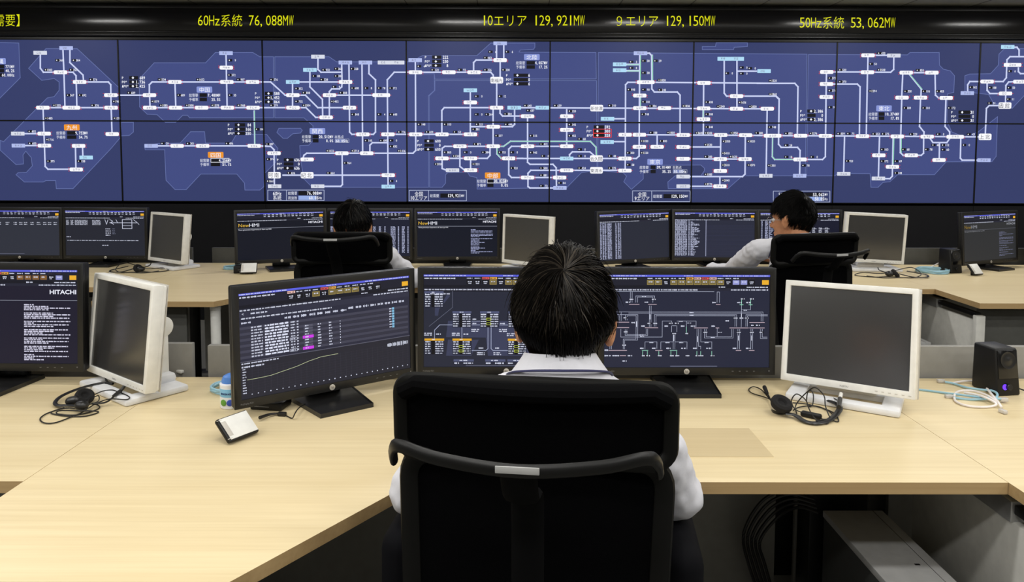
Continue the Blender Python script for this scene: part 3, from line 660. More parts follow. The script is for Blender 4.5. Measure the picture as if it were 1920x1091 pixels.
for x in range(60, 990, 33): a.line([(x, 400), (x, 530)], .8, (58, 58, 72), 2); a.dashes(x-6, 541, 7, 7, WHT, 3, 7, x)
for y in range(404, 532, 14): a.line([(40, y), (990, y)], .7, (54, 54, 68), 2); a.dashes(10, y, 22, 7, WHT, 3, 5, y)
a.line([(34, 461), (100, 461), (160, 458), (230, 446), (300, 434), (370, 416), (440, 404), (540, 402)], 2, (206, 214, 170), 4)
E_['A'] = (a, (42, 43, 60))
# B: area overview
a = Art(); header(a, 5, boxes='kkkykyykkyykky')
Bx = lambda x: (x-262)/1488*1000
By = lambda y: (y-68)/832*562
a.text(8, 124, '<', 12, WHT); a.dashes(40, 118, 120, 9, WHT, 3, 5, 1); a.rect(0, 98, 1000, 104, (22, 23, 33), 1)
def bl(s, w=2.6, c=(186, 194, 226), ly=2): a.line([(Bx(float(p.split(',')[0])), By(float(p.split(',')[1]))) for p in s.split()], w, c, ly)
a.area([(Bx(x), By(y)) for x, y in ((480, 485), (1020, 485), (1400, 500), (1400, 800), (840, 800), (820, 635), (462, 632))], (58, 62, 88), 1)
a.area([(Bx(x), By(y)) for x, y in ((480, 655), (757, 655), (725, 720), (690, 800), (462, 800))], (58, 62, 88), 1)
a.area([(Bx(x), By(y)) for x, y in ((362, 440), (362, 350), (440, 300), (470, 250), (500, 260), (400, 380), (390, 440))], (58, 62, 88), 1)
bl('520,215 520,365 310,535', 1.6, GY); bl('520,522 405,522 358,570 358,650'); bl('605,545 605,650'); bl('695,487 768,487'); bl('695,522 768,522'); bl('945,522 1018,522')
bl('695,752 820,752 840,735 840,545'); bl('868,545 868,735 885,752 1018,752'); bl('1105,545 1105,650'); bl('1200,500 1290,500'); bl('1450,500 1560,500')
def tbl(x0, y0, x1, y1, t, top, green=False, rows=6):
    a.rect(Bx(x0), By(y0), Bx(x1), By(y1), (34, 37, 54), 2); a.rect(Bx(x0), By(y0), Bx(x1), By(y0)+13, top, 3); a.dashes(Bx((x0+x1)/2)-14, By(y0)+6, 26, 7, WHT, 4, 6, t)
    dy = (By(y1)-By(y0)-15)/rows
    for k in range(rows):
        y = By(y0)+20+k*dy; h = 9 if k < 2 else 7
        a.dashes(Bx(x0)+4, y, 32, h, WH, 4, 5.5, t+k, .9); a.rect(Bx(x0)+42, y-dy*.45, Bx(x0)+64, y+dy*.45, (10, 10, 14), 3); a.dashes(Bx(x1)-54, y, 50, h, WHT, 4, 5.5, t+k+9, .9)
        if green and k in (2, 4): a.box(Bx(x0)+40, y-6, Bx(x0)+66, y+6, 2.5, (190, 206, 60), 5)
TG = (78, 84, 116); TO = (222, 166, 40)
tbl(268, 220, 440, 365, 1, TG); tbl(520, 398, 690, 545, 2, TG); tbl(768, 398, 940, 545, 3, TG, True); tbl(1020, 398, 1195, 545, 4, TG); tbl(1290, 398, 1450, 545, 5, TG, True); tbl(1560, 398, 1730, 545, 8, TG)
tbl(268, 645, 445, 790, 5, TO); tbl(520, 645, 692, 790, 6, TO, True); tbl(1018, 645, 1190, 790, 7, TO, True); tbl(1300, 645, 1460, 790, 9, TG)
for x, y in ((265, 605), (515, 605), (690, 570), (940, 570), (740, 780), (890, 780), (1010, 608)): a.dashes(Bx(x), By(y)-5, 48, 8, WHT, 3, 6, x); a.dashes(Bx(x), By(y)+6, 48, 8, WHT, 3, 6, x+3)
for x, y in ((700, 470), (700, 508), (948, 508), (620, 605), (372, 605), (755, 730), (905, 730)): a.dashes(Bx(x), By(y), 32, 9, WHT, 4, 6, x)
for x in (530, 815, 1015, 1290):
    a.rect(Bx(x), By(832), Bx(x+182), By(878), (34, 37, 54), 2); a.rect(Bx(x), By(832), Bx(x+182), By(852), TG, 3); a.dashes(Bx(x)+36, By(842), 48, 8, WHT, 4, 6, x); a.dashes(Bx(x)+4, By(866), 34, 10, WHT, 4, 6, x); a.dashes(Bx(x)+60, By(866), 58, 10, WHT, 4, 6, x+4)
a.rect(Bx(640), By(886), Bx(1400), By(889), GY, 2)
E_['B'] = (a, (38, 41, 56))
# C: one-line circuit
a = Art(); header(a, 9, boxes='yykyyyyyyykll k'.replace(' ', 'k')[:14])
Cx = lambda x: (x-155)/1495*1000
Cy = lambda y: (y-70)/835*562
def cl(s, w=1.7, c=(196, 202, 226), ly=2):
    for q in s.split('|'): a.line([(Cx(float(p.split(',')[0])), Cy(float(p.split(',')[1]))) for p in q.split()], w, c, ly)
cl('160,222 1145,222|390,222 390,320|405,222 405,320|438,320 438,262 608,262 608,290|455,320 455,272 592,272 592,320|562,350 562,540|578,350 578,540|1173,320 1173,225 1194,225 1194,320|1395,345 1395,540|1395,385 1477,385 1477,345')
cl('160,405 1590,405 1590,490|375,416 1575,416 1575,490|160,430 340,430|250,340 250,480|290,405 290,485|308,405 308,485|345,480 345,430 458,430 458,660 340,660 340,740|362,480 362,440 443,440 443,650 328,650 328,740')
cl('608,535 608,430 1352,430 1352,535|622,535 622,440 1338,440 1338,535|1436,535 1436,430 1632,430|1450,535 1450,440 1632,440|305,560 305,632 680,632 680,487 765,487 765,500|345,565 345,617 548,617 548,560|360,565 360,608 534,608 534,560')
cl('765,530 765,585|812,530 812,585|770,530 805,530|812,487 985,487 985,540|898,487 898,600|780,600 780,740|796,600 796,740|525,740 525,675 633,675 633,735|668,740 668,675 780,675|796,675 905,675 905,740|995,560 995,740|1010,560 1010,715 1030,715 1030,740|1030,560 1030,675 1130,675 1130,740')
cl('1062,560 1062,640 1322,640 1322,560|1078,560 1078,630 1308,630 1308,560|1178,550 1178,625|1365,560 1365,740|1381,560 1381,740|1483,560 1483,740|1499,560 1499,740|1570,560 1570,645 1632,645|1586,560 1586,632 1632,632|160,650 222,650 222,740|160,660 208,660 208,740')
cl('380,338 470,338|552,338 625,338|1165,338 1203,338|160,498 378,498|160,547 378,547|525,548 640,548|970,549 1090,549|1165,549 1193,549|1290,549 1460,549|1470,549 1605,549|1470,500 1605,500|197,752 360,752|620,752 682,752|1350,752 1395,752|1470,752 1515,752|300,800 352,800', 2.6, (226, 200, 214), 3)
cl('500,752 552,752|752,752 815,752|505,760 505,795|547,760 547,795|650,760 650,795|760,760 760,795|812,760 812,795|995,760 995,795|1030,760 1030,795|1130,760 1130,795|1395,290 1395,345|1477,290 1477,345|1380,340 1410,340|1462,340 1492,340|898,540 898,590', 3, (150, 214, 190), 4)
for x, y in ((347, 318), (518, 318), (1130, 320), (490, 533), (700, 533), (848, 533), (938, 533), (1125, 533), (1250, 485), (400, 502), (160, 750), (480, 733), (588, 733), (717, 733), (853, 733), (960, 733), (1080, 733), (1320, 733), (1440, 733), (1355, 320), (1437, 320), (230, 800), (260, 800), (370, 800), (320, 848)): a.dashes(Cx(x), Cy(y), 26, 9, WHT, 4, 5.5, x)
a.dashes(Cx(160), Cy(800), 40, 9, WHT, 4, 5.5, 4)
for x, y in ((398, 292), (600, 292), (562, 508), (615, 508), (755, 507), (810, 507), (787, 600), (345, 458), (245, 458), (350, 585), (208, 705), (335, 705), (1070, 588), (1342, 460), (1395, 460), (1443, 460), (1372, 588), (1490, 588), (1578, 588), (515, 800), (553, 800), (658, 800), (768, 800), (818, 800), (910, 800), (1000, 800), (1037, 800), (1137, 800), (1405, 287), (1487, 287), (905, 600), (1500, 525), (1545, 525)):
    a.rect(Cx(x)-13, Cy(y)-5, Cx(x)+13, Cy(y)+5, (12, 12, 16), 4); a.dashes(Cx(x)-11, Cy(y), 24, 8, WHT, 5, 6, x)
for x, y in ((568, 450), (1000, 650), (785, 640), (1372, 640), (1490, 640), (447, 515), (1395, 440)): a.dashes(Cx(x)-2, Cy(y), 8, 40, WH, 4, 5, x)
for x, y in ((495, 268), (925, 411), (925, 435), (475, 615), (480, 628), (1120, 635), (1415, 390), (830, 490), (565, 682), (710, 682), (835, 682), (1065, 682), (905, 505), (1185, 588)): a.dashes(Cx(x), Cy(y), 26, 6, WHT, 4, 5, x)
a.rect(Cx(755), Cy(892), Cx(1180), Cy(898), GY, 2)
E_['C'] = (a, (36, 39, 58))
# D: start page seen at the left edge
a = Art(); header(a, 2, boxes='kkkkkkkkbbbbkl'); a.text(14, 168, 'New', 42, (226, 182, 60), 4, w=118); a.text(134, 168, 'HMI', 42, (236, 238, 250), 4, w=112)
a.text(832, 145, 'HITACHI', 26, (240, 242, 255), 4, w=160, off=.02); a.rect(4, 168+14, 1000, 185, (150, 154, 170), 2)
rnd = random.Random(5); y = 210; k = 0
while y < 545:
    w = rnd.choice((270, 120, 150, 265, 60, 280, 180)); a.dashes(676, y, w, 8, (214, 212, 234), 3, 5, k, .95); k += 1; y += 10 if k % 4 else 20
E_['D'] = (a, (29, 27, 44))
a = Art(); header(a, 12)
for y in (150, 172): 
    for x in (2, 60, 110, 160, 230, 330, 430, 500, 560, 640, 720, 800, 860, 930): a.dashes(x, y, 46, 9, WH, 3, 6, x+y)
a.rect(0, 540, 560, 544, GY, 2)
E_['r1'] = (a, (46, 49, 60))
a = Art(); header(a, 13)
for k in range(5):
    for x, w in ((10, 40), (66, 36), (120, 80), (190, 60), (250, 30), (340, 110)): a.dashes(x, 122+k*13, w, 8, WH, 3, 6, x+k)
a.box(720, 110, 840, 222, 6, WHT, 3); a.line([(720, 150), (840, 150)], 4, WHT, 3); a.line([(720, 186), (840, 186)], 4, WHT, 3); a.line([(560, 150), (900, 150)], 6, WHT, 3)
a.line([(500, 110), (520, 170), (540, 110)], 5, WHT, 3); a.line([(560, 110), (600, 130), (570, 150), (610, 170)], 5, WHT, 3); a.line([(640, 110), (660, 150)], 5, WHT, 3); a.line([(860, 110), (900, 140), (930, 170)], 5, WHT, 3)
for k in range(4): a.dashes(505, 228+k*26, 70, 12, WHT, 3, 7, k); a.dashes(590, 228+k*20, 40, 9, GY, 3, 7, k)
a.dashes(10, 328, 60, 10, WHT, 3, 7, 4); a.dashes(20, 374, 900, 9, WHT, 3, 9, 5); a.dashes(460, 434, 80, 10, WHT, 3, 8, 6)
E_['r2'] = (a, (36, 38, 48))
E_['r3'] = (art_new(21, False), (18, 21, 33)); E_['r5'] = (art_new(25, True), (18, 22, 35))
E_['r4'] = (art_list(22, [(4, 30), (90, 40), (150, 30), (210, 40), (270, 44), (330, 30), (390, 40), (470, 60), (540, 30), (610, 30), (680, 20), (760, 60), (850, 20), (900, 40), (970, 20)], 190, 520, 13), (28, 31, 48))
E_['r6'] = (art_list(26, [(6, 22), (40, 22), (70, 26), (110, 60), (220, 26), (256, 22), (286, 14)], 110, 545, 12), (38, 41, 54))
a = art_list(27, [(0, 22), (26, 22), (52, 22), (78, 22), (104, 22), (130, 26), (170, 20)], 92, 540, 13.5, 120, (206, 212, 242))
for k in range(24): a.line([(390, 160+k*16), (990, 160+k*16)], 1.5, (58, 62, 92), 2)
a.rect(388, 90, 393, 550, (190, 196, 230), 3)
E_['r7'] = (a, (40, 43, 60))
a = art_list(28, [(14, 20), (60, 40)], 105, 330, 14, 60)
for x in (690, 760, 800, 850): a.dashes(x, 200, 34, 8, WH, 3, 6, x)
for k in range(16): a.dashes(600, 190+k*14, 40, 9, WH, 3, 6, k); a.dashes(660, 190+k*14, 40, 9, WH, 3, 6, k+30); a.dashes(740, 190+k*14, 44, 9, WH, 3, 6, k+60); a.dashes(820, 190+k*14, 44, 9, WH, 3, 6, k+90)
E_['r8'] = (a, (24, 26, 44))
E_['r9'] = (art_new(29, True, dim=.62), (44, 45, 47)); E_['r10'] = (art_new(30, False), (30, 33, 46))

def hp(key, label, sx, sy, sz, yaw, tilt, group):
    """black wide monitor; sx, sy, sz = centre of its lit screen"""
    t = thing('monitor', label, 'monitor', (sx, sy, DZ), R(yaw), group); z0 = sz-DZ
    T = Matrix.Translation((0, 0, z0)) @ Matrix.Rotation(R(-tilt), 4, 'X')
    OW, OH, zc = .547, .3315, -.0012
    fr = MB(); b = .0186; tp = .0212; bt = .0237
    fr.frame(OW, OH, SW, SH, -.003, .007, -zc, .0012, T=T @ Matrix.Translation((0, 0, zc)))
    fr.build('bezel', M['bezel'], t)
    bk = MB(); bk.box((0, .020, zc), (OW, .026, OH), .006, T=T); bk.box((0, .042, -.01), (.34, .03, .22), .012, T=T); bk.build('back_shell', M['blk'], t)
    art, bg = E_[key]; mats = [em(bg)]; cols = {mats[0].name: 0}; mb = MB()
    mb.add([T @ Vector(v) for v in ((-SW/2, 0, -SH/2), (SW/2, 0, -SH/2), (SW/2, 0, SH/2), (-SW/2, 0, SH/2))], [(0, 1, 2, 3)])
    q = Art()
    for pts, c, ly in art.p:
        pts = clip(pts, 0, 1000, 0, 562)
        if pts: q.p.append((pts, c, ly))
    q.build(mb, lambda x, y, ly: T @ Vector(((x/1000-.5)*SW, -.00012-.00009*ly, (.5-y/562)*SH)), cols, mats)
    mb.build('screen', mats, t, 0)
    lg = MB(); lg.lathe([(.0085, 0), (.0085, .0012), (.0078, .0016)], 24, 0, T @ Matrix.Translation((0, -.0026, -SH/2-.0125)) @ Matrix.Rotation(PI/2, 4, 'X'))
    vs, fs = text2d('hp'); lg.add([T @ Vector((-.0053+v[0]*.0098, -.0044, -SH/2-.0148+v[1]*.0098)) for v in vs], fs, 1); lg.build('logo', [M['logo'], M['bezel']], t)
    pr = MB(); vs, fs = text2d('ProDisplay P231'); pr.add([T @ Vector((-OW/2+.016+v[0]*.0052, -.0033, -SH/2-.014+v[1]*.0065)) for v in vs], fs)
    pr.add([T @ Vector(v) for v in [(SW/2-.002, -.0033, -SH/2-.012), (SW/2+.001, -.0033, -SH/2-.012), (SW/2+.001, -.0033, -SH/2-.009), (SW/2-.002, -.0033, -SH/2-.009)]], [(0, 1, 2, 3)])
    for k in range(4): pr.add([T @ Vector((SW/2-.05-.022*k+dx, -.0033, -SH/2-.012+dz)) for dx, dz in ((0, 0), (.006, 0), (.006, .0012), (0, .0012))], [(0, 1, 2, 3)])
    pr.build('printing', M['print'], t, 0)
    st = MB(); st.box((0, .066, .11), (.108, .03, .20), .008); st.box((0, .058, z0-.02), (.12, .05, .12), .01); st.build('neck', M['gloss'], t)
    bs = MB(); bs.prism([(-.078, -.112), (.078, -.112), (.095, .078), (-.095, .078)], .0005, .012, 0, .012); bs.build('base', M['satin'], t)
    return t
g1, g2 = 'lit monitors on the front desks', 'lit monitors on the back desks'
hp('A', 'black monitor showing a table over a load curve, left of the nearest man', -.5115, 2.0733, .9201, 36.2, 1.2, g1)
hp('B', 'black monitor with area overview, half hidden by the nearest man\'s head', -.0071, 2.2256, .9231, 0, 1.8, g1)
hp('C', 'black monitor with circuit line diagram, right of the nearest man\'s head', .5483, 2.2195, .9249, .35, 2, g1)
hp('D', 'black monitor at left edge of front row with white heading letters', -1.572, 2.215, .936, -1, 3, g1)
hp('r1', 'black monitor with one line of print, far left of the back row', -3.135, 4.67, .924, 0, 2, g2)
hp('r2', 'black monitor showing a small framed box drawing, back row left', -2.5848, 4.6656, .9245, -1, 1.2, g2)
hp('r3', 'black monitor with yellow and white heading, left of the seated back-row man', -1.4107, 4.5135, .928, 21.3, 2, g2)
hp('r4', 'black monitor with columns of figures behind the head of the left back-row man', -.8949, 4.69, .9216, .9, 2, g2)
hp('r5', 'black monitor with heading and block of print at right, back-row centre', -.3316, 4.6661, .9242, 2.4, 1.8, g2)
hp('r6', 'black monitor angled right with a narrow list at its left side', .7951, 4.5892, .9218, 22.7, 2.7, g2)
hp('r7', 'black monitor with a dense list and a ruled right half, back row', 1.3205, 4.666, .9231, -.9, 2.3, g2)
hp('r8', 'black monitor mostly hidden behind the man facing left', 1.8659, 4.6636, .923, .7, 2, g2)
hp('r9', 'dim washed-out monitor beside the small black speaker, back row right', 3.0592, 4.6101, .92, 24, 3.5, g2)
hp('r10', 'black monitor cut off by the right edge, back row', 3.628, 4.68, .923, -1, 2, g2)

def square(label, sx, sy, sz, yaw, tilt, roll=0, w=.338, h=.270, by=0, swivel=0):
    """ivory 5:4 monitor, switched off, on a pierced base"""
    t = thing('white_monitor', label, 'monitor', (sx, sy, DZ), R(yaw), 'switched-off white monitors'); z0 = sz-DZ
    T = Matrix.Translation((0, 0, z0)) @ Matrix.Rotation(R(-tilt), 4, 'X') @ Matrix.Rotation(R(-roll), 4, 'Y'); b = .0165; bt = .021
    hs = MB()
    hs.frame(w+2*b, h+b+bt, w, h, -.003, .030, (bt-b)/2, .003, T=T @ Matrix.Translation((0, 0, (b-bt)/2)))
    hs.build('bezel', M['ivory'], t)
    bk = MB(); bk.box((0, .030, -.002), (w+2*b-.004, .022, h+b+bt-.004), .006, T=T); bk.box((0, .05, 0), (.25, .03, .2), .012, T=T)
    bk.box((0, .0415, -.002), (w+2*b+.0006, .0012, h+b+bt+.0006), mi=1, T=T); bk.build('back_shell', [M['ivory'], M['ivory2']], t)
    MB().box((0, .006, 0), (w+.002, .006, h+.002), T=T).build('screen', M['dead'], t, 0)
    lb = MB(); vs, fs = text2d('FUJITSU'); lb.add([T @ Vector((-.012+v[0]*.0068, -.0035, -h/2-.0145+v[1]*.0068)) for v in vs], fs); lb.build('logo', M['print'], t, 0)
    bn = MB()
    for k in range(6): bn.box((.085+.017*k, -.003, -h/2-.012), (.007, .002, .003), .0006, T=T)
    bn.build('buttons', M['ivory2'], t)
    nk = MB(); nk.box((0, .094, z0*.47), (.112, .058, z0*.94), .010); nk.box((0, .07, z0*.9), (.09, .05, .09), .01)
    nk.lathe([(.02, 0), (.032, .004), (.032, .116), (.02, .12)], 28, 0, Matrix.Translation((-.06, .104, z0-.004)) @ Matrix.Rotation(PI/2, 4, 'Y')); nk.build('neck', M['ivory'], t)
    bs = MB()
    bs.frame(.30, .187, .20, .078, -.020, -.0005, -.012, .006, T=Matrix.Translation((0, .0365, 0)), plane='xy')
    bs.box((0, .09, .03), (.17, .08, .03), .012)
    bs.v = [Matrix.Rotation(R(swivel), 4, 'Z') @ (v+Vector((0, by, 0))) for v in bs.v]; bs.build('base', M['base'], t)
    return t
square('white monitor turned sideways at left of front row, above a headset', -1.1629, 2.157, .9099, -37.4, 6.2)
square('large white monitor on front row right, beside the circuit diagram screen', .984, 2.095, .912, -40, 11.5, 2.4, .333, .266, -.03, 8)
square('white monitor on back row left, seen at a steep angle above the desk', -2.137, 4.545, .913, -33.3, 5.6)
square('white monitor in back row just above the nearest man\'s head', .1053, 4.50, .9075, -38, 2.5)
square('white monitor in back row right, behind the arm of the right-hand chair', 2.2773, 4.5108, .9241, -3.7, -.8, -2.6)
# ------------------------------------------------------------------ things on the desks
def dk(px, py, z=.003):
    """survey a photo point onto a level z above the desk top"""
    d = fw+rt*((px-960)/FPX)-up*((py-CY)/FPX); t = (DZ+z-CZ)/d.z
    return Vector((d.x*t, d.y*t, DZ+z))
class LB(MB):
    """builder whose points are given in room coordinates and stored relative to a thing"""
    def __init__(s, root): super().__init__(); s.o = Vector(root.location)
    def build(s, name, mats, parent=None, smooth=35, **kw):
        s.v = [v-s.o for v in s.v]; return super().build(name, mats, parent, smooth, **kw)
def path(s, dz=.003):
    out = []
    for w in s.split():
        q = [float(x) for x in w.split(',')]; out.append(dk(q[0], q[1], q[2] if len(q) > 2 else dz))
    return out

# translucent mat let into the desk
o = MB().box((.50, 1.78, DZ+.0006), (.26, .182, .0010), 0).build('desk_mat', M['mat_pad'])
tag(o, 'thin rectangular see-through mat on desk right of nearest chair', 'desk mat')

# white-faced handset leaning on its stand
def handset(name, label, loc, rz, w, h, lean, group=None):
    t = thing(name, label, 'telephone', loc, rz, group); T = Matrix.Translation((0, 0, .007)) @ Matrix.Rotation(R(lean), 4, 'X')
    b = MB(); b.box((0, h/2, 0), (w, h, .013), .005, T=T); b.build('body', M['blk'], t)
    f = MB(); f.box((.002, h/2, .0068), (w-.010, h-.008, .0016), .0006, T=T); f.build('face', M['white'], t)
    k = MB(); k.box((-w*.5+.013, h/2, .0077), (.013, h*.62, .0006), .0002, T=T)
    for s in (-1, 1): k.box((-w*.5+.006, h/2+s*h*.40, .0074), (.014, .0012, .0012), 0, T=T)
    k.build('inlay', M['ivory2'], t)
    p = MB(); p.box((0, h*.62*math.cos(R(lean))+.004, h*.25), (w*.5, .008, h*.5), .003); p.build('prop', M['blk'], t)
    return t
A0, A1 = dk(432, 833, 0), dk(489, 811, 0)
ph = handset('telephone', 'white-faced handset propped up on front desk, left of the nearest chair', (A0+A1)/2+Vector((0, -.012, 0)), math.atan2(A1.y-A0.y, A1.x-A0.x), .090, .070, 40, 'white-faced handsets')
handset('telephone', 'small white-faced handset on back desk beside a black box', Vector((-1.545, 4.30, DZ)), R(12), .096, .072, 48, 'white-faced handsets')
handset('telephone', 'small white-faced handset on back desk beside the small speaker, right', Vector((2.80, 4.31, DZ)), R(20), .078, .076, 50, 'white-faced handsets')
t = thing('cable', 'short black lead from front handset to behind the load-curve monitor', 'cable', dk(520, 776, 0))
b = LB(t); pt = spline(path('487,783,.012 505,777,.008 522,775,.006'), 4); b.tube(pt, .0045, 8, taper=[1.1-.5*i/len(pt) for i in range(len(pt))]); b.build('plug', M['blkcable'], t)
b = LB(t); b.tube(spline(path('508,777,.007 523,775.5,.004 538,780 548,784 553,775,.02 560,765,.02 572,757,.01')), .0016, 7); b.build('wire', M['blkcable'], t)
b = LB(t); q = dk(529, 776, .006); b.box((0, 0, 0), (.024, .012, .011), .003, T=Matrix.Translation(q) @ Matrix.Rotation(R(-8), 4, 'Z')); b.build('bead', M['blkcable'], t)
# black dock box under the monitor
t = thing('dock_box', 'small black box under left corner of the load-curve monitor', 'box', (-.672, 2.030, DZ), R(-9))
MB().box((0, 0, .0115), (.094, .066, .022), .004).build('body', M['blk'], t)
MB().box((-.012, -.0333, .011), (.044, .0012, .0016)).build('slot', M['print'], t)
t = thing('dock_box', 'small black box on back desk behind white-faced handset, left', 'box', (-1.60, 4.37, DZ), R(10))
MB().box((0, 0, .022), (.10, .06, .044), .004).build('body', M['blk'], t); MB().box((0, -.0305, .022), (.05, .001, .002)).build('slot', M['print'], t)

# tub of wipes
t = thing('wipes_tub', 'white and pale blue tub with blue lid, half behind the load-curve monitor', 'tub', (-.786, 2.035, DZ))
b = MB(); b.lathe([(.028, 0), (.030, .002), (.030, .060), (.028, .062)], 40); b.build('body', M['tubw'], t)
b = MB(); b.lathe([(.0302, .034), (.0305, .036), (.0305, .0555), (.0302, .057)], 40, 0); b.build('label_band', M['tubb'], t)
b = MB(); b.lathe([(.029, .060), (.0305, .062), (.0305, .068), (.026, .071)], 40); b.build('collar', M['tubw'], t)
b = MB(); b.lathe([(.0255, .069), (.025, .078), (.021, .088), (.010, .094), (.001, .095)], 40); b.build('lid', M['tubcap'], t)
b = MB()
for a0, mi in ((-112, 0), (-76, 1)):
    a_ = R(a0); c = Vector((.0302*math.cos(a_), .0302*math.sin(a_), .019))
    b.lathe([(.0092, 0), (.0092, .0012), (.0085, .0016)], 20, mi, Matrix.Translation(c) @ Matrix.Rotation(a_, 4, 'Z') @ Matrix.Rotation(PI/2, 4, 'Y'))
for k in range(9):
    a_ = R(-126+k*8.5); b.box((0, 0, 0), (.0032, .0008, .0042 if k % 3 else .0055), 0, 2, Matrix.Translation((.0308*math.cos(a_), .0308*math.sin(a_), .044)) @ Matrix.Rotation(a_+PI/2, 4, 'Z'))
b.build('emblem', [M['green'], M['bluedisc'], M['ink']], t)

def coil(name, label, c, rx, ry, n, r, m, group=None, ends=(), z=.004, seed=1):
    t = thing(name, label, 'cable', c, 0, group); rnd = random.Random(seed); b = MB(); pts = []
    for k in range(n*14):
        a_ = 2*PI*k/14; f = 1+rnd.uniform(-.07, .07); pts.append((rx*f*math.cos(a_), ry*f*math.sin(a_), z+.0032*(k//14)+rnd.uniform(0, .003)))
    b.tube(spline(pts, 3), r, 8); b.build('coil', M[m], t)
    for e in ends:
        b = MB(); b.tube(spline([Vector(p)-Vector(c) for p in e[0]], 5), r, 8); b.build('tail', M[e[1]], t)
        p = Vector(e[0][-1])-Vector(c); q = Vector(e[0][-2])-Vector(c); dr = (p-q).normalized()
        b = MB(); b.box((0, 0, .009), (.010, .008, .020), .002, T=Matrix.Translation(p) @ dr.to_track_quat('Z', 'X').to_matrix().to_4x4()); b.build('plug', M['clear'], t)
    return t
coil('network_cable', 'pale blue coiled cable behind the wipes tub, front desk left', Vector((-.835, 2.17, DZ)), .060, .05, 4, .0034, 'blue', 'coiled cables', seed=3, z=.006)
coil('network_cable', 'pale blue coiled cable on back desk left of a black box', Vector((-1.70, 4.52, DZ)), .07, .06, 4, .0034, 'blue', 'coiled cables', seed=4)
coil('network_cable', 'pale blue coiled cable beside small speaker on back desk right', Vector((2.60, 4.44, DZ)), .088, .082, 6, .0034, 'blue', 'coiled cables',
     [([(2.62, 4.52, .73), (2.66, 4.54, .745), (2.70, 4.53, .77)], 'palecable')], seed=5)
# loose blue and white leads by the front speaker
t = thing('network_cable', 'pale blue cable looping across front desk beside the black speaker', 'cable', dk(1830, 740, 0))
b = LB(t); b.tube(spline(path('1772,716,.006 1788,719,.005 1815,727,.006 1845,731,.01 1862,733,.012 1870,739,.014 1866,747,.012 1850,748,.008 1820,749 1800,747 1788,745,.006'), 5), .0034, 8); b.build('lead', M['blue'], t)
b = LB(t); b.tube(spline(path('1715,729.5 1745,733 1775,737,.004 1800,740,.008 1840,745,.010 1862,747,.012 1878,748,.012'), 5), .0034, 8); b.build('lead', M['blue'], t)
for (x, y, z, dx) in ((1764, 714, .006, -1), (1779, 743, .005, -1), (1882, 749, .010, 1)):
    b = LB(t); b.box((0, 0, 0), (.022, .012, .010), .002, T=Matrix.Translation(dk(x, y, z))); b.build('plug', M['clear'], t)
t = thing('network_cable', 'white cable with clear plug tangled with blue one by front speaker', 'cable', dk(1820, 755, 0))
b = LB(t); b.tube(spline(path('1784,719,.004 1805,715,.006 1830,715,.008 1845,722,.010 1855,734,.012 1864,745,.016 1873,756,.012 1878,764,.006'), 5), .0034, 8); b.build('lead', M['palecable'], t)
b = LB(t); b.tube(spline(path('1868,752,.016 1850,741,.014 1825,733,.010 1800,733,.008 1790,740,.006 1792,752,.004 1810,760,.004 1835,763,.004 1858,762,.004 1868,757,.010 1850,746,.016 1830,740,.013 1808,736,.010'), 5), .0034, 8); b.build('lead', M['palecable'], t)
b = LB(t); b.box((0, 0, 0), (.012, .022, .010), .002, T=Matrix.Translation(dk(1880.5, 771, .006)) @ Matrix.Rotation(R(12), 4, 'Z')); b.build('plug', M['clear'], t)
t = thing('adapter', 'small white adapter lying by desk back edge behind the left white monitor', 'adapter', dk(336, 699, 0))
b = MB(); b.box((0, 0, .006), (.034, .014, .011), .003, T=Matrix.Rotation(R(-30), 4, 'Z')); b.build('body', M['ivory'], t)

def speaker(label, loc, rz, s=1, on=True):
    t = thing('speaker', label, 'speaker', loc, rz, 'black desktop speakers')
    b = MB(); w, h, d = .076*s, .134*s, .10*s
    pr = [(-d/2, 0), (d/2, 0), (d/2, h), (-d/2+.018*s, h)]
    bm = bmesh.new(); L0 = [bm.verts.new((-w/2, y, z)) for y, z in pr]; L1 = [bm.verts.new((w/2, y, z)) for y, z in pr]
    bm.faces.new(L0); bm.faces.new(L1[::-1])
    for i in range(4): bm.faces.new((L0[i], L1[i], L1[(i+1) % 4], L0[(i+1) % 4]))
    for v in L1[2:]+L0[2:]: v.co.x *= .93
    bmesh.ops.recalc_face_normals(bm, faces=list(bm.faces)); bmesh.ops.bevel(bm, geom=list(bm.edges), offset=.006*s, segments=3, affect='EDGES', profile=.5)
    b.bm(bm); b.build('cabinet', M['blk'], t)
    tl = math.atan2(.018, .134); T = Matrix.Translation((0, -d/2+.0098*s, h*.53)) @ Matrix.Rotation(-tl, 4, 'X')
    g = MB(); g.box((0, -.0015, .018*s), (w*.82, .003, h*.60), .0014, T=T); g.build('grille', M['gloss'], t)
    c = MB(); c.lathe([(.024*s, 0), (.024*s, .002), (.018*s, .0005), (.008*s, .003), (.001, .0045)], 28, 0, T @ Matrix.Translation((0, -.003, .03*s)) @ Matrix.Rotation(PI/2, 4, 'X')); c.build('driver', M['satin'], t)
    k = MB(); T2 = T @ Matrix.Translation((-.002*s, -.0012, -.046*s)) @ Matrix.Rotation(PI/2, 4, 'X')
    k.lathe([(.0085*s, 0), (.0085*s, .007), (.0075*s, .008)], 24, 0, T2); k.build('knob', M['satin'], t)
    if on: k = MB(); k.lathe([(.0082*s, 0), (.0082*s, .0008)], 20, 0, T2 @ Matrix.Translation((-.010*s, 0, -.0005))); k.build('power_light', M['purple'], t)
    return t
speaker('black speaker with purple light on front desk at right edge', (1.487, 2.185, DZ), R(8), 1.04)
speaker('small black speaker on back desk beside the dim angled monitor', (2.72, 4.46, DZ), R(10), 1.08, False)
t = thing('cable', 'thin black cables bunched right of the front speaker at desk back', 'cable', dk(1915, 735, 0))
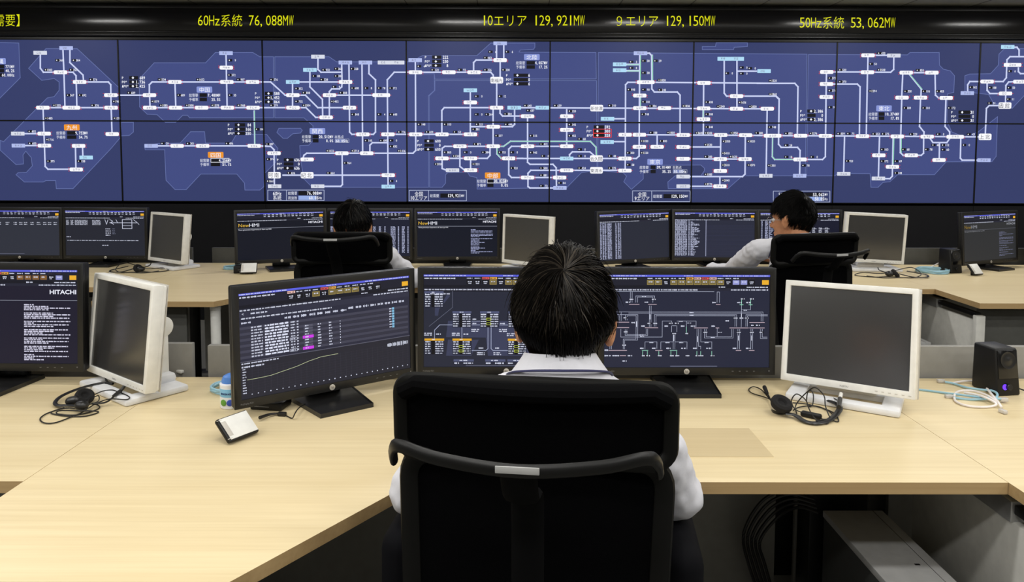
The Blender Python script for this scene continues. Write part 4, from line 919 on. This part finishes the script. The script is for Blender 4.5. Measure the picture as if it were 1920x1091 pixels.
b = LB(t); b.tube(spline([Vector(p) for p in ((1.53, 2.19, .74), (1.56, 2.17, .727), (1.60, 2.12, .724), (1.66, 2.10, .724))]), .0022, 7)
for k in range(4): b.tube(spline([Vector((1.545+.012*k, 2.23, .724)), Vector((1.545+.016*k, 2.25, .76)), Vector((1.53+.016*k, 2.285, .79)), Vector((1.525+.02*k, 2.30, .755)), Vector((1.57+.02*k, 2.29, .726))]), .0026, 7)
b.build('wires', M['blkcable'], t)

# ------------------------------------------------------------------ headsets
def pad(root, c, n, r, th, name='ear_cushion', m='foam'):
    Tm = Matrix.Translation(c) @ Vector(n).to_track_quat('Z', 'Y').to_matrix().to_4x4()
    b = LB(root); b.lathe([(r*.30, th*.55), (r*.45, th*.86), (r*.72, th), (r*.95, th*.8), (r, th*.45), (r*.93, th*.1), (r*.5, 0)], 28, 0, Tm); b.build(name, M[m], root)
def headset(label, c, parts):
    t = thing('headset', label, 'headset', c, 0, 'headsets'); parts(t); return t
def hs_right(t):
    pad(t, dk(1463, 762, .022), (.15, -.45, .85), .030, .022)
    b = LB(t); Tm = Matrix.Translation(dk(1461, 773, .0)); b.lathe([(.019, 0), (.021, .003), (.021, .014), (.016, .018)], 24, 0, Tm); b.build('ear_cup', M['satin'], t)
    b = LB(t); b.lathe([(.0213, .010), (.0216, .011), (.0216, .016), (.0213, .017)], 24, 0, Tm); b.build('cup_ring', M['alu'], t)
    b = LB(t); b.tube(spline(path('1472,775,.012 1490,778,.010 1508,789,.006 1530,793,.006 1555,787,.006 1574,768,.008 1568,757,.015 1545,748,.016 1525,744,.014'), 5), .0085, 10, ry=.0035); b.build('headband', M['satin'], t)
    b = LB(t); b.tube(spline(path('1452,764,.014 1446,752,.012 1440,740,.014 1435,731,.018'), 4), .0024, 8); o_ = b.build('microphone_boom', M['blkcable'], t)
    b = LB(t); b.cone(dk(1438, 737, .016), .005, dk(1433.5, 726, .018), .0062); b.build('microphone_foam', M['foam'], o_)
    b = LB(t); b.tube(spline(path('1448,750,.01 1432,744,.006 1410,737,.004 1404,730,.004 1413,725,.006 1428,731,.008 1443,748,.008'), 5), .0017, 7)
    b.tube(spline(path('1487,769 1500,763,.006 1530,761,.004 1556,772,.004 1560,781,.004 1545,786,.004 1515,776 1492,768,.010 1484,752,.030 1492,739,.05 1503,743,.04 1512,752,.02 1516,764,.01 1523,778,.012 1535,790,.004 1551,794 1551,787,.008 1530,789,.01'), 5), .0017, 7)
    b.tube(spline(path('1486,755 1510,757 1545,766 1566,776 1572,790 1558,785,.006 1548,762,.03 1545,742,.05 1530,727,.07 1518,731,.06 1500,748,.03 1491,763,.008 1494,775'), 5), .0017, 7)
    b.tube(spline(path('1512,752,.01 1514,737,.035 1520,732,.04 1525,740,.03 1524,757,.01 1518,762 1513,755,.01'), 5), .0017, 7)
    b.tube(spline(path('1522,741,.014 1540,743,.010 1557,744,.012 1571,751,.03 1574,757,.03'), 5), .0017, 7); b.build('cord', M['blkcable'], t)
    b = LB(t); b.box((0, 0, 0), (.054, .020, .014), .005, T=Matrix.Translation(dk(1521, 778, .008)) @ Matrix.Rotation(R(-38), 4, 'Z')); b.build('control_box', M['blk'], t)
    b = LB(t); b.tube([dk(1573, 763, .03), dk(1575, 747, .032)], .0062, 8); b.tube([dk(1575, 747, .032), dk(1577, 738, .033)], .0052, 8, 1); b.build('usb_plug', [M['satin'], M['ivory']], t)
headset('black headset with tangled cord before the large white monitor, front right', dk(1510, 770, 0), hs_right)
def hs_left(t):
    pad(t, dk(157, 747, .014), (.35, -.25, .55), .026, .020)
    b = LB(t); b.cone(dk(131, 752, .016), .012, dk(143, 750, .018), .013); b.build('cup_hinge', M['satin'], t)
    b = LB(t); b.ell(dk(153, 760, .020), (.019, .016, .014)); b.build('ear_cup', M['satin'], t)
    b = LB(t); b.tube(spline(path('205,717,.02 185,719,.022 150,728,.020 118,741,.016 104,753,.010 108,760,.008 130,760,.010 150,762,.014'), 5), .0060, 10, ry=.0032); b.build('headband', M['satin'], t)
    b = LB(t); b.tube(spline(path('196,708,.018 201,716,.016 205,725,.012 204,733,.006'), 4), .0035, 8); b.tube([dk(198, 719, .02), dk(212, 719, .022)], .004, 8); b.build('temple_rest', M['satin'], t)
    b = LB(t); b.tube(spline(path('162,768,.014 150,775 135,781 105,792 84,793 75,786 84,777 106,769 130,765,.01 160,767,.012 178,758,.008 187,764 170,772 140,778 108,776 112,770,.008 150,770,.014 185,772 160,780 125,780 100,776 97,772,.006 120,764,.02'), 5), .0018, 7)
    b.tube(spline(path('172,757,.014 195,755,.012 208,748,.014 220,735,.022'), 5), .0026, 7)
    b.tube(spline(path('176,744,.012 185,742,.012 184,752,.008 165,758,.02 168,746,.02 190,734,.02 210,731,.022 222,735,.022 238,741,.022 243,746,.022 235,749,.022 205,748,.022 180,756,.01'), 5), .0016, 7)
    b.build('cord', M['blkcable'], t)
    b = LB(t); b.tube([dk(212, 743, .022), dk(226, 733, .030)], .0058, 9, taper=[.7, 1.1]); b.tube([dk(226, 733, .030), dk(233, 724, .032)], .0048, 8); b.build('usb_plug', M['satin'], t)
headset('black headset with coiled cord below the sideways white monitor, front left', dk(150, 765, 0), hs_left)
def hs_small(x0, y0, dx):
    def f(t):
        X = lambda a, b_, z: Vector((x0+a*dx, y0+b_, DZ+z))
        pad(t, X(0, 0, .012), (.6, -.3, .6), .03, .022)
        b = LB(t); b.ell(X(-.03, -.01, .018), (.026, .022, .017)); b.build('ear_cup', M['satin'], t)
        b = LB(t); b.tube(spline([X(.02, -.02, .02), X(.07, -.07, .01), X(.15, -.07, .008), X(.20, 0, .008), X(.17, .06, .012), X(.12, .08, .02)], 6), .006, 8, ry=.003); b.build('headband', M['satin'], t)
        b = LB(t); b.tube(spline([X(-.03, 0, .02), X(-.06, .05, .03), X(-.05, .09, .04)], 5), .003, 7); b.build('microphone_boom', M['blkcable'], t)
        b = LB(t); b.tube(spline([X(-.03, -.02, .004), X(-.14, -.04, .004), X(-.22, .02, .004), X(-.15, .07, .012), X(-.05, .05, .01), X(.05, .09, .02), X(.12, .03, .05), X(.15, -.02, .02), X(.1, -.05, .004), X(0, -.06, .004), X(-.1, -.07, .004), X(-.16, 0, .004)], 6), .0026, 7); b.build('cord', M['blkcable'], t)
    return f
headset('black headset lying before the right-hand white monitor on back desk', Vector((2.28, 4.28, DZ)), hs_small(2.28, 4.285, 1))
headset('black headset lying left of the white monitor on back desk left', Vector((-2.27, 4.42, DZ)), hs_small(-2.25, 4.40, -.8))

# ------------------------------------------------------------------ under the right-hand side of the desk
tower = t = thing('computer_tower', 'grey computer tower standing under front desk at right', 'computer', (.958, 1.72, 0), 0, 'computer towers under the desks')
MB().box((0, 0, .222), (.16, .50, .42), .003).build('case', M['pcdk'], t)
b = MB(); b.box((.0, 0, .441), (.166, .50, .018), .002); b.box((.055, 0, .4503), (.001, .5, .0006), 0, 1); b.box((.03, -.02, .4504), (.012, .006, .0008), 0, 1); b.box((.03, -.15, .4504), (.012, .006, .0008), 0, 1)
b.build('cover', [M['pc'], M['blk']], t)
b = MB()
for x in (-.06, .06):
    for y in (-.2, .2): b.box((x, y, .006), (.03, .03, .012), .002)
b.build('feet', M['blk'], t)
t2 = tower.copy(); COL.objects.link(t2); t2.location = (2.15, 4.05, 0); t2['label'] = 'grey computer tower under back desk at right, only its top showing'
for ch in list(tower.children):
    c = ch.copy(); COL.objects.link(c); c.parent = t2
t = thing('power_box', 'black box unit hanging behind the grey computer tower under desk', 'box', (.96, 2.10, 0))  # no real unit: the dark open gap between modesty panels, built as a black box
MB().box((0, 0, .35), (.17, .09, .60), .004).build('case', M['blk'], t); MB().box((0, 0, .025), (.2, .1, .05), .003).build('foot', M['blk'], t)
t = thing('cable', 'loop of dark cables hanging under front desk left of the computer tower', 'cable', (.6, 2.1, 0))
b = LB(t)
for k in range(5):
    b.tube(spline([Vector((.868, 2.02-.010*k, .47-.008*k)), Vector((.80+.006*k, 2.04-.006*k, .475-.010*k)), Vector((.735+.012*k, 2.06, .43-.012*k)), Vector((.69+.012*k, 2.07, .33-.006*k)), Vector((.71+.012*k, 2.08, .23)), Vector((.76+.010*k, 2.08, .10)), Vector((.80+.008*k, 2.05, .008))], 6), .0045, 7)
b.build('wires', M['blkcable'], t)
# ------------------------------------------------------------------ office chairs
def chair(label, loc, rz, hang_z=1.03, hang_y=-.44):
    t = thing('office_chair', label, 'chair', loc, rz, 'black high-back office chairs')
    bow = lambda x: .10*(x/.23)**2*.38
    def ring(w, h, r, zc, tx, tilt, m, name, rx, ry, wb=None, y0=-.24):
        pts = []
        for x, z in rrect(w, h, r, 6):
            k = 1 if wb is None else 1+(wb/w-1)*(.5-z/h)
            pts.append((x*k, y0+bow(x)+tilt*z, zc+z))
        b = MB(); b.tube(pts, rx, 10, closed=True, ry=ry, up=(0, 1, 0)); return b.build(name, M[m], t)
    def sheet(w, h, zc, tilt, name, wb=None, y0=-.24, n=10, th=.006):
        b = MB(); vs = []; fs = []
        for s in (0, 1):
            for j in range(n+1):
                for i in range(n+1):
                    z = (j/n-.5)*h; x = (i/n-.5)*w; k = 1 if wb is None else 1+(wb/w-1)*(.5-z/h); vs.append((x*k, y0+bow(x)+tilt*z+s*th, zc+z))
        N_ = (n+1)**2
        for s in (0, 1):
            for j in range(n):
                for i in range(n):
                    a = s*N_+j*(n+1)+i; q = (a, a+1, a+n+2, a+n+1); fs.append(q if s == 0 else q[::-1])
        b.add(vs, fs); return b.build(name, M['mesh'], t)
    # upper section: ring, net, padded roll along the top
    ring(.452, .128, .026, .992, 0, -.06, 'frame', 'upper_frame', .014, .012)
    sheet(.440, .122, .992, -.06, 'upper_net')
    b = MB(); pts = [(x, -.24+bow(x)-.06*.055-.004, 1.052-.016*max(0, (abs(x)-.188)/.032)**2) for x in [(-.220+.440*i/16) for i in range(17)]]
    b.tube(pts, .018, 10, ry=.016); b.build('top_roll', M['cushion'], t)
    # lower section
    ring(.444, .44, .05, .700, 0, .10, 'frame', 'lower_frame', .019, .013, wb=.40, y0=-.225)
    sheet(.425, .42, .700, .10, 'lower_net', wb=.39, y0=-.225)
    # coat rail with label and stem
    hp_ = [(-.196, hang_y+.085, hang_z-.030), (-.190, hang_y+.060, hang_z-.004), (-.172, hang_y+.035, hang_z+.012), (-.11, hang_y+.012, hang_z+.006), (0, hang_y, hang_z),
           (.11, hang_y+.012, hang_z+.006), (.172, hang_y+.035, hang_z+.012), (.190, hang_y+.060, hang_z-.004), (.196, hang_y+.085, hang_z-.030)]
    b = MB(); b.tube(spline(hp_, 6), .0065, 12, ry=.010); b.build('coat_rail', M['rail'], t)
    b = MB(); b.box((0, hang_y-.0055, hang_z+.0035), (.060, .0024, .0100), .0008, T=None); b.build('rail_label', M['tag'], t)
    b = MB(); st = spline([(0, hang_y+.006, hang_z-.004), (0, hang_y+.05, hang_z-.06), (0, -.30, .90), (0, -.285, .70), (0, -.25, .50), (0, -.10, .40), (0, 0, .385)], 6)
    b.tube(st, .026, 10, ry=.010, up=(0, 0, 1)); b.build('spine', M['chairblk'], t)
    # seat and armrests
    b = MB(); b.box((0, .02, .415), (.48, .47, .065), .03, seg=4); b.build('seat', M['cushion'], t)
    b = MB(); b.box((0, .01, .375), (.34, .34, .03), .01); b.build('seat_pan', M['blk'], t)
    for s in (-1, 1):
        b = MB(); b.box((s*.255+.004, -.02, .648), (.076, .26, .195), .036, seg=4); b.build('armrest', M['arm'], t)
        b = MB(); b.tube(spline([(s*.260, -.02, .60), (s*.268, -.02, .52), (s*.262, -.01, .42), (s*.15, 0, .372)], 5), .024, 10, ry=.016); b.build('arm_post', M['chairblk'], t)
    b = MB(); b.lathe([(.028, .10), (.028, .25), (.018, .25), (.018, .37)], 20); b.build('gas_column', M['blk'], t)
    b = MB(); b.lathe([(.04, .085), (.045, .10), (.04, .125), (.028, .13)], 20)
    for k in range(5):
        a = 2*PI*k/5+.3; b.tube([(.03*math.cos(a), .03*math.sin(a), .105), (.30*math.cos(a), .30*math.sin(a), .078)], .022, 8, ry=.016, taper=[1.1, .75])
    b.build('star_base', M['blk'], t)
    for k in range(5):
        a = 2*PI*k/5+.3; b = MB(); Tc = Matrix.Translation((.30*math.cos(a), .30*math.sin(a), .03)) @ Matrix.Rotation(a+.6, 4, 'Z') @ Matrix.Rotation(PI/2, 4, 'X')
        b.lathe([(.024, -.022), (.029, -.018), (.029, -.004), (.02, -.003), (.02, .003), (.029, .004), (.029, .018), (.024, .022)], 16, 0, Tc); b.tube([(.30*math.cos(a), .30*math.sin(a), .03), (.30*math.cos(a), .30*math.sin(a), .075)], .008, 8); b.build('caster', M['blk'], t)
    return t
chair('large black office chair in the foreground with silver label on its rail', (.066, 1.398, 0), R(-7), 1.008)
chair('black office chair in back row left, with a seated man\'s head above it', (-.79, 3.64, 0), 0, 1.052, -.42)
chair('black office chair in back row right, turned left, under man facing left', (1.397, 3.632, 0), R(15), .985, -.385)

# ------------------------------------------------------------------ people
def remesh(mb, voxel, smooth_it, noise_amp=0, noise_sc=12):
    """fuse overlapping volumes into one continuous surface"""
    me = mb.mesh('volume', M['skin'], 0); o = bpy.data.objects.new('volume', me); COL.objects.link(o)
    md = o.modifiers.new('r', 'REMESH'); md.mode = 'VOXEL'; md.voxel_size = voxel; md.use_smooth_shade = True
    sm = o.modifiers.new('s', 'SMOOTH'); sm.factor = .5; sm.iterations = smooth_it
    dg = bpy.context.evaluated_depsgraph_get(); dg.update()
    out = bpy.data.meshes.new_from_object(o.evaluated_get(dg)); bpy.data.objects.remove(o); bpy.data.meshes.remove(me)
    if noise_amp:
        ns = [v.normal.copy() for v in out.vertices]
        for v, n in zip(out.vertices, ns):
            p = v.co*noise_sc; v.co += n*noise_amp*(noise.noise(Vector((p.x, p.y*.8, p.z*.55)))+.5*noise.noise(p*2.3))
    out.shade_smooth(); return out
def mesh_obj(name, me, m, parent):
    me.materials.clear(); me.materials.append(m); me.name = name
    o = bpy.data.objects.new(name, me); COL.objects.link(o); o.parent = parent; return o
HR = (.076, .095, .108)
def hand(mb, w, d, side, n_up, curl=.35):
    """palm, four fingers of different lengths and a thumb; w wrist, d pointing direction, n_up back-of-hand normal"""
    d = Vector(d).normalized(); n = Vector(n_up); n = (n-d*n.dot(d)).normalized(); s = d.cross(n)*side
    w = Vector(w); mb.cone(w, .024, w+d*.03, .026); 
    mb.bm(_ellbm(), 0, Matrix.Translation(w+d*.055) @ Matrix((s, d, n)).transposed().to_4x4() @ Matrix.Diagonal((.040, .048, .015, 1)))
    for k, (off, L) in enumerate(((.028, .070), (.0095, .080), (-.0095, .075), (-.028, .058))):
        p = w+d*.088+s*off; a = 0; q = p
        for j, f in enumerate((.45, .30, .25)):
            a += curl*(.6+.35*j); e = q+(d*math.cos(a)-n*math.sin(a))*L*f+s*off*.06; mb.cone(q, .0088-.0010*j, e, .0080-.0010*j, 8); q = e
    p = w+d*.03+s*.032; e = p+d*.03+s*.028-n*.008; mb.cone(p, .0125, e, .0105, 8); mb.cone(e, .0105, e+d*.03+s*.008-n*.008, .0085, 8)
def _ellbm():
    b = bmesh.new(); bmesh.ops.create_uvsphere(b, u_segments=16, v_segments=10, radius=1); return b
def person(label, loc, rz, head, head_yaw, sh, el, wr, tip, strands, hair_m, grey=0, spectacles=False, tilt=0, nb_off=-.080):
    """seated figure facing +y; head centre, shoulders, elbows, wrists in the person's own frame"""
    t = thing('person', label, 'person', loc, rz)
    H = Matrix.Translation(head) @ Matrix.Rotation(R(head_yaw), 4, 'Z') @ Matrix.Rotation(R(tilt), 4, 'X'); hp3 = lambda p: H @ Vector(p)
    b = MB(); Rh = H.to_3x3()
    def e(c, r, rot=None): b.ell(hp3(c), r, 18, 0, Rh @ rot if rot else Rh)
    e((0, -.012, .018), HR); e((0, .022, -.030), (.064, .070, .085)); e((0, .046, -.086), (.042, .042, .032)); e((0, .068, .018), (.054, .022, .018))
    e((.034, .058, -.032), (.024, .026, .022)); e((-.034, .058, -.032), (.024, .026, .022)); e((0, .082, -.070), (.023, .013, .007)); e((0, .080, -.081), (.021, .013, .007))
    b.cone(hp3((0, .086, .004)), .008, hp3((0, .106, -.034)), .0115); e((.012, .092, -.038), (.009, .010, .008)); e((-.012, .092, -.038), (.009, .010, .008))
    for s in (-1, 1):
        rot = Matrix.Rotation(s*R(-22), 3, 'Z') @ Matrix.Rotation(R(12), 3, 'X')
        e((s*.084, -.010, -.008), (.0075, .020, .033), rot); e((s*.086, -.017, .004), (.010, .013, .022), rot); e((s*.082, -.006, -.034), (.008, .010, .011), rot)
    nb = Vector((head[0]*.6, head[1]-.045, head[2]+nb_off)); b.cone(hp3((0, -.028, -.055)), .054, nb, .058); b.cone(nb, .057, nb+Vector((0, 0, -.08)), .065)
    for k, s in enumerate((-1, 1)):
        b.cone(el[k], .036, wr[k], .026); d = Vector(tip[k])-Vector(wr[k]); hand(b, wr[k], d, -s, (0, 0, 1))
    b.cone((0, -.02, .93), .07, (0, 0, .62), .08)
    for k, s in enumerate((-1, 1)): b.cone((0, -.03, .93), .05, sh[k], .045); b.cone(sh[k], .045, el[k], .036)
    b.cone((0, 0, .60), .09, (0, .0, .53), .1)
    for s in (-1, 1): b.cone((s*.09, .03, .535), .07, (s*.11, .42, .525), .055); b.cone((s*.11, .42, .525), .052, (s*.115, .44, .10), .036); b.cone((s*.115, .43, .07), .03, (s*.12, .52, .04), .03)
    mesh_obj('body', remesh(b, .0042, 3), M['skin'], t)
    b = MB()                                                        # shirt
    b.ell((0, -.02, .84), (.158, .108, .16)); b.ell((0, .0, .66), (.155, .122, .15)); b.cone((0, -.01, .80), .12, (0, 0, .58), .13)
    for k, s in enumerate((-1, 1)):
        tr = nb+Vector((s*.03, .0, -.028)); b.cone(tr, .052, sh[k], .056); b.cone(sh[k], .058, el[k], .051); b.cone(el[k], .051, Vector(el[k])+(Vector(wr[k])-Vector(el[k]))*.9, .038)
    b.cone(nb+Vector((0, -.012, -.03)), .068, (0, -.02, .88), .10)
    mesh_obj('shirt', remesh(b, .006, 3, .010, 17), M['shirt'], t)
    b = MB(); n = 40; vs = []; fs = []                               # turned-down collar
    for j, (r, z) in enumerate(((.058, .030), (.062, .034), (.072, .018), (.096, -.016), (.091, -.019), (.064, .0))):
        for i in range(n):
            a = 2*PI*i/n+PI/2; fr = math.cos(a-PI/2); vs.append((nb.x+r*1.02*math.cos(a), nb.y+.004+r*.98*math.sin(a), nb.z-.002+z-.024*max(0, fr)-.012*fr))
    for j in range(6):
        for i in range(n): fs.append((j*n+i, j*n+(i+1) % n, ((j+1) % 6)*n+(i+1) % n, ((j+1) % 6)*n+i))
    b.add(vs, fs); b.build('collar', M['shirt'], t, 60)
    b = MB()                                                        # strap round the neck hanging to the chest
    q = nb.z; lo = [(nb.x-.05, nb.y+.125, q-.18), (nb.x-.092, nb.y+.075, q-.05), (nb.x-.092, nb.y+.004, q-.008), (nb.x-.062, nb.y-.058, q+.016), (nb.x, nb.y-.083, q+.024), (nb.x+.062, nb.y-.058, q+.016), (nb.x+.092, nb.y+.004, q-.008), (nb.x+.092, nb.y+.075, q-.05), (nb.x+.05, nb.y+.125, q-.18), (nb.x, nb.y+.15, q-.30)]
    b.tube(spline(lo, 6)+spline([lo[-1], lo[0]], 3), .0045, 8, ry=.002); b.build('lanyard', M['navy'], t)
    b = MB(); b.ell((0, .01, .545), (.172, .145, .105))
    for s in (-1, 1): b.cone((s*.085, .03, .54), .092, (s*.11, .42, .53), .072); b.cone((s*.11, .42, .53), .068, (s*.115, .44, .11), .050)
    mesh_obj('trousers', remesh(b, .008, 4, .003, 12), M['trousers'], t)
    for s in (-1, 1): b = MB(); b.cone((s*.115, .42, .05), .044, (s*.12, .56, .036), .036); b.box((s*.118, .49, .008), (.08, .24, .016), .006); b.build('shoe', M['shoe'], t)
    for s in (-1, 1):
        b = MB(); b.ell(hp3((s*.031, .0735, -.004)), (.0125, .0125, .0125), 16); b.ell(hp3((s*.031, .0835, -.004)), (.0055, .003, .0055), 12, 1, Rh); b.build('eye', [M['eye'], M['iris']], t)
        b = MB(); b.tube([hp3((s*.014, .0935, .018)), hp3((s*.032, .0905, .023)), hp3((s*.050, .078, .018))], .0035, 8, ry=.0022); b.build('eyebrow', M['brow'], t)
    if spectacles:
        b = MB()
        for s in (-1, 1):
            b.tube([hp3((s*.034+.024*math.cos(q), .100-.10*(.034+.0*s+.024*math.cos(q)*s)**2*2, -.006+.017*math.sin(q))) for q in [2*PI*i/20 for i in range(20)]], .0013, 6, closed=True)
            b.tube([hp3((s*.058, .094, .0)), hp3((s*.076, .07, .0)), hp3((s*.084, .0, -.002)), hp3((s*.084, -.012, -.012))], .0015, 6)
        b.tube([hp3((-.010, .102, -.002)), hp3((0, .106, .001)), hp3((.010, .102, -.002))], .0013, 6); b.build('spectacles', M['glassframe'], t)
    # hair: a close cap plus strands growing out of the crown
    rnd = random.Random(len(label)); crown = Vector((.004, -.060, .088)).normalized()
    ax = crown.cross(Vector((0, 1, 0))).normalized(); ay = crown.cross(ax)
    def surf(th, ph, lift):
        d = crown*math.cos(th)+(ax*math.cos(ph)+ay*math.sin(ph))*math.sin(th)
        q = 1/math.sqrt((d.x/HR[0])**2+(d.y/HR[1])**2+(d.z/HR[2])**2)
        p = d*(q+lift); 
        if p.z < -.01 and p.y < .02: p.x *= 1-.50*min(1, (-.01-p.z)/.10)**1.2; p.y = p.y*(1-.22*min(1, (-.01-p.z)/.11))
        return p+Vector((0, -.012, .018))
    def zend(p):
        az = math.atan2(p.y+.012, abs(p.x)+1e-6)                     # -90 back, 0 side, 90 front
        if az < -.95: return -.128
        if az < .05: return -.128+(az+.95)/1.0*.100
        if az < .55: return -.028+(az-.05)/.5*.052
        return .024
    cap_ = MB(); vs = []; fs = []; nt, np_ = 26, 56; thm = 2.35
    for i in range(nt+1):
        for j in range(np_):
            th = .001+thm*i/nt; p = surf(th, 2*PI*j/np_, .005)
            while p.z < zend(p)+.012 and th > .1: th -= .02; p = surf(th, 2*PI*j/np_, .005)
            vs.append(H @ p)
    for i in range(nt):
        for j in range(np_): fs.append((i*np_+j, (i+1)*np_+j, (i+1)*np_+(j+1) % np_, i*np_+(j+1) % np_))
    cap_.add(vs, fs); cap_.m = [0]*len(cap_.f)
    for k in range(strands):
        u = rnd.random(); th0 = .012+1.78*u**.9; ph = rnd.uniform(0, 2*PI); L = rnd.uniform(.5, .85); ns = 8
        p0 = surf(th0, ph, .004)
        if p0.z < zend(p0)+.02: continue
        clump = noise.noise(Vector((math.cos(ph)*5, math.sin(ph)*5, th0*3.5))); lf = rnd.uniform(.008, .016)+.006*clump; sw = rnd.uniform(-.18, .18)+.55*clump
        pts = []; ly = rnd.random() < .04
        for i in range(ns+1):
            f = i/ns; th = th0+L*f; lift = .004+lf*math.sin(min(1, f*1.6)*PI/2)+(.010 if ly else 0)*f
            if th > 2.5: break
            p = surf(th, ph+sw*f*.8+1.3*math.exp(-2.2*th)*f, lift)
            if p.z < zend(p)-rnd.uniform(0, .010): break
            pts.append(H @ p)
        if len(pts) < 3: continue
        w = rnd.uniform(.0007, .0013); mi = 1 if rnd.random() < grey*math.exp(-th0*1.6) else 0
        cap_.tube(pts, w, 3, mi, cap=False, taper=[1-.85*(i/(len(pts)-1))**2 for i in range(len(pts))])
    cap_.build('hair', [M[hair_m], M['greyhair']], t, 60)
    return t
person('nearest seated man in white shirt, seen from behind with short dark hair', (.075, 1.33, 0), 0, (.028, .0, 1.130), -9, [(-.150, -.03, .945), (.155, -.03, .945)],
       [(-.252, .02, .80), (.247, .02, .795)], [(-.16, .27, .765), (.16, .27, .765)], [(-.13, .40, .755), (.13, .40, .755)], 9000, 'hair', .3)
person('man in white shirt in back row left, only hair and right sleeve showing above chair', (-.79, 3.62, 0), 0, (.015, .0, 1.068), 4, [(-.165, -.02, .91), (.170, .03, .92)],
       [(-.25, .10, .75), (.285, .14, .79)], [(-.14, .34, .755), (.34, .42, .765)], [(-.12, .47, .75), (.34, .56, .752)], 3000, 'hair2', .1, tilt=-20, nb_off=-.10)
third = person('man in white shirt in back row right, head turned left, wearing spectacles', (1.42, 3.62, 0), R(22), (-.0, .02, 1.118), 21, [(-.150, .09, .955), (.165, -.02, .93)],
       [(-.105, .35, .80), (.24, .08, .75)], [(-.02, .62, .775), (.18, .32, .76)], [(.044, .80, .757), (.16, .46, .75)], 3600, 'hair2', 0, True, tilt=-4, nb_off=-.105)

# the strap of his lanyard lies over the left sleeve, following the cloth
from mathutils.bvhtree import BVHTree
bpy.context.view_layer.update()
sh_ = [c for c in third.children if c.name.startswith('shirt')][0]; inv = third.matrix_world.inverted()
bv = BVHTree.FromPolygons([v.co for v in sh_.data.vertices], [tuple(p.vertices) for p in sh_.data.polygons])
eye = inv @ Vector((0, 0, CZ)); pts = []
for k in range(12):
    f = k/11; px, py = 1458-26*f, 436+72*f; d = fw+rt*((px-960)/FPX)-up*((py-CY)/FPX)
    hit = bv.ray_cast(eye, (inv.to_3x3() @ d).normalized())
    if hit[0] is not None: pts.append(hit[0]+hit[1]*.002)
if len(pts) > 3: b = MB(); b.tube(pts, .0075, 8, ry=.0018, up=(.3, -1, .3)); b.build('lanyard_strap', M['navy'], third)

# ------------------------------------------------------------------ ceiling luminaires and exposure
def lamp(x, y, sx, sy, w, col=(1, .984, .945)):
    l = bpy.data.lights.new('ceiling_lamp', 'AREA'); l.shape = 'RECTANGLE'; l.size = sx; l.size_y = sy; l.energy = w; l.color = col
    o = bpy.data.objects.new('ceiling_lamp', l); COL.objects.link(o); o.location = (x, y, 2.694); return o
for y, w in ((-3.0, 8), (-.45, 31), (.45, 24), (1.35, 25), (3.1, 16)):
    for x in (-4.1, -2.3, -.5, 1.3, 3.1, 4.9): lamp(x, y, .9, .16, w*.5)
for x in (-4.25, -.5, 1.3, 3.2, 4.95): lamp(x, 5.05, .5, .14, 16)
W = bpy.data.worlds.new('room'); SC.world = W; W.use_nodes = True
W.node_tree.nodes['Background'].inputs[0].default_value = (.010, .010, .011, 1)
bpy.data.objects.remove(_to)
SC.view_settings.view_transform = 'Standard'; SC.view_settings.look = 'None'; SC.view_settings.exposure = 0; SC.view_settings.gamma = 1; SC.view_settings.use_curve_mapping = False
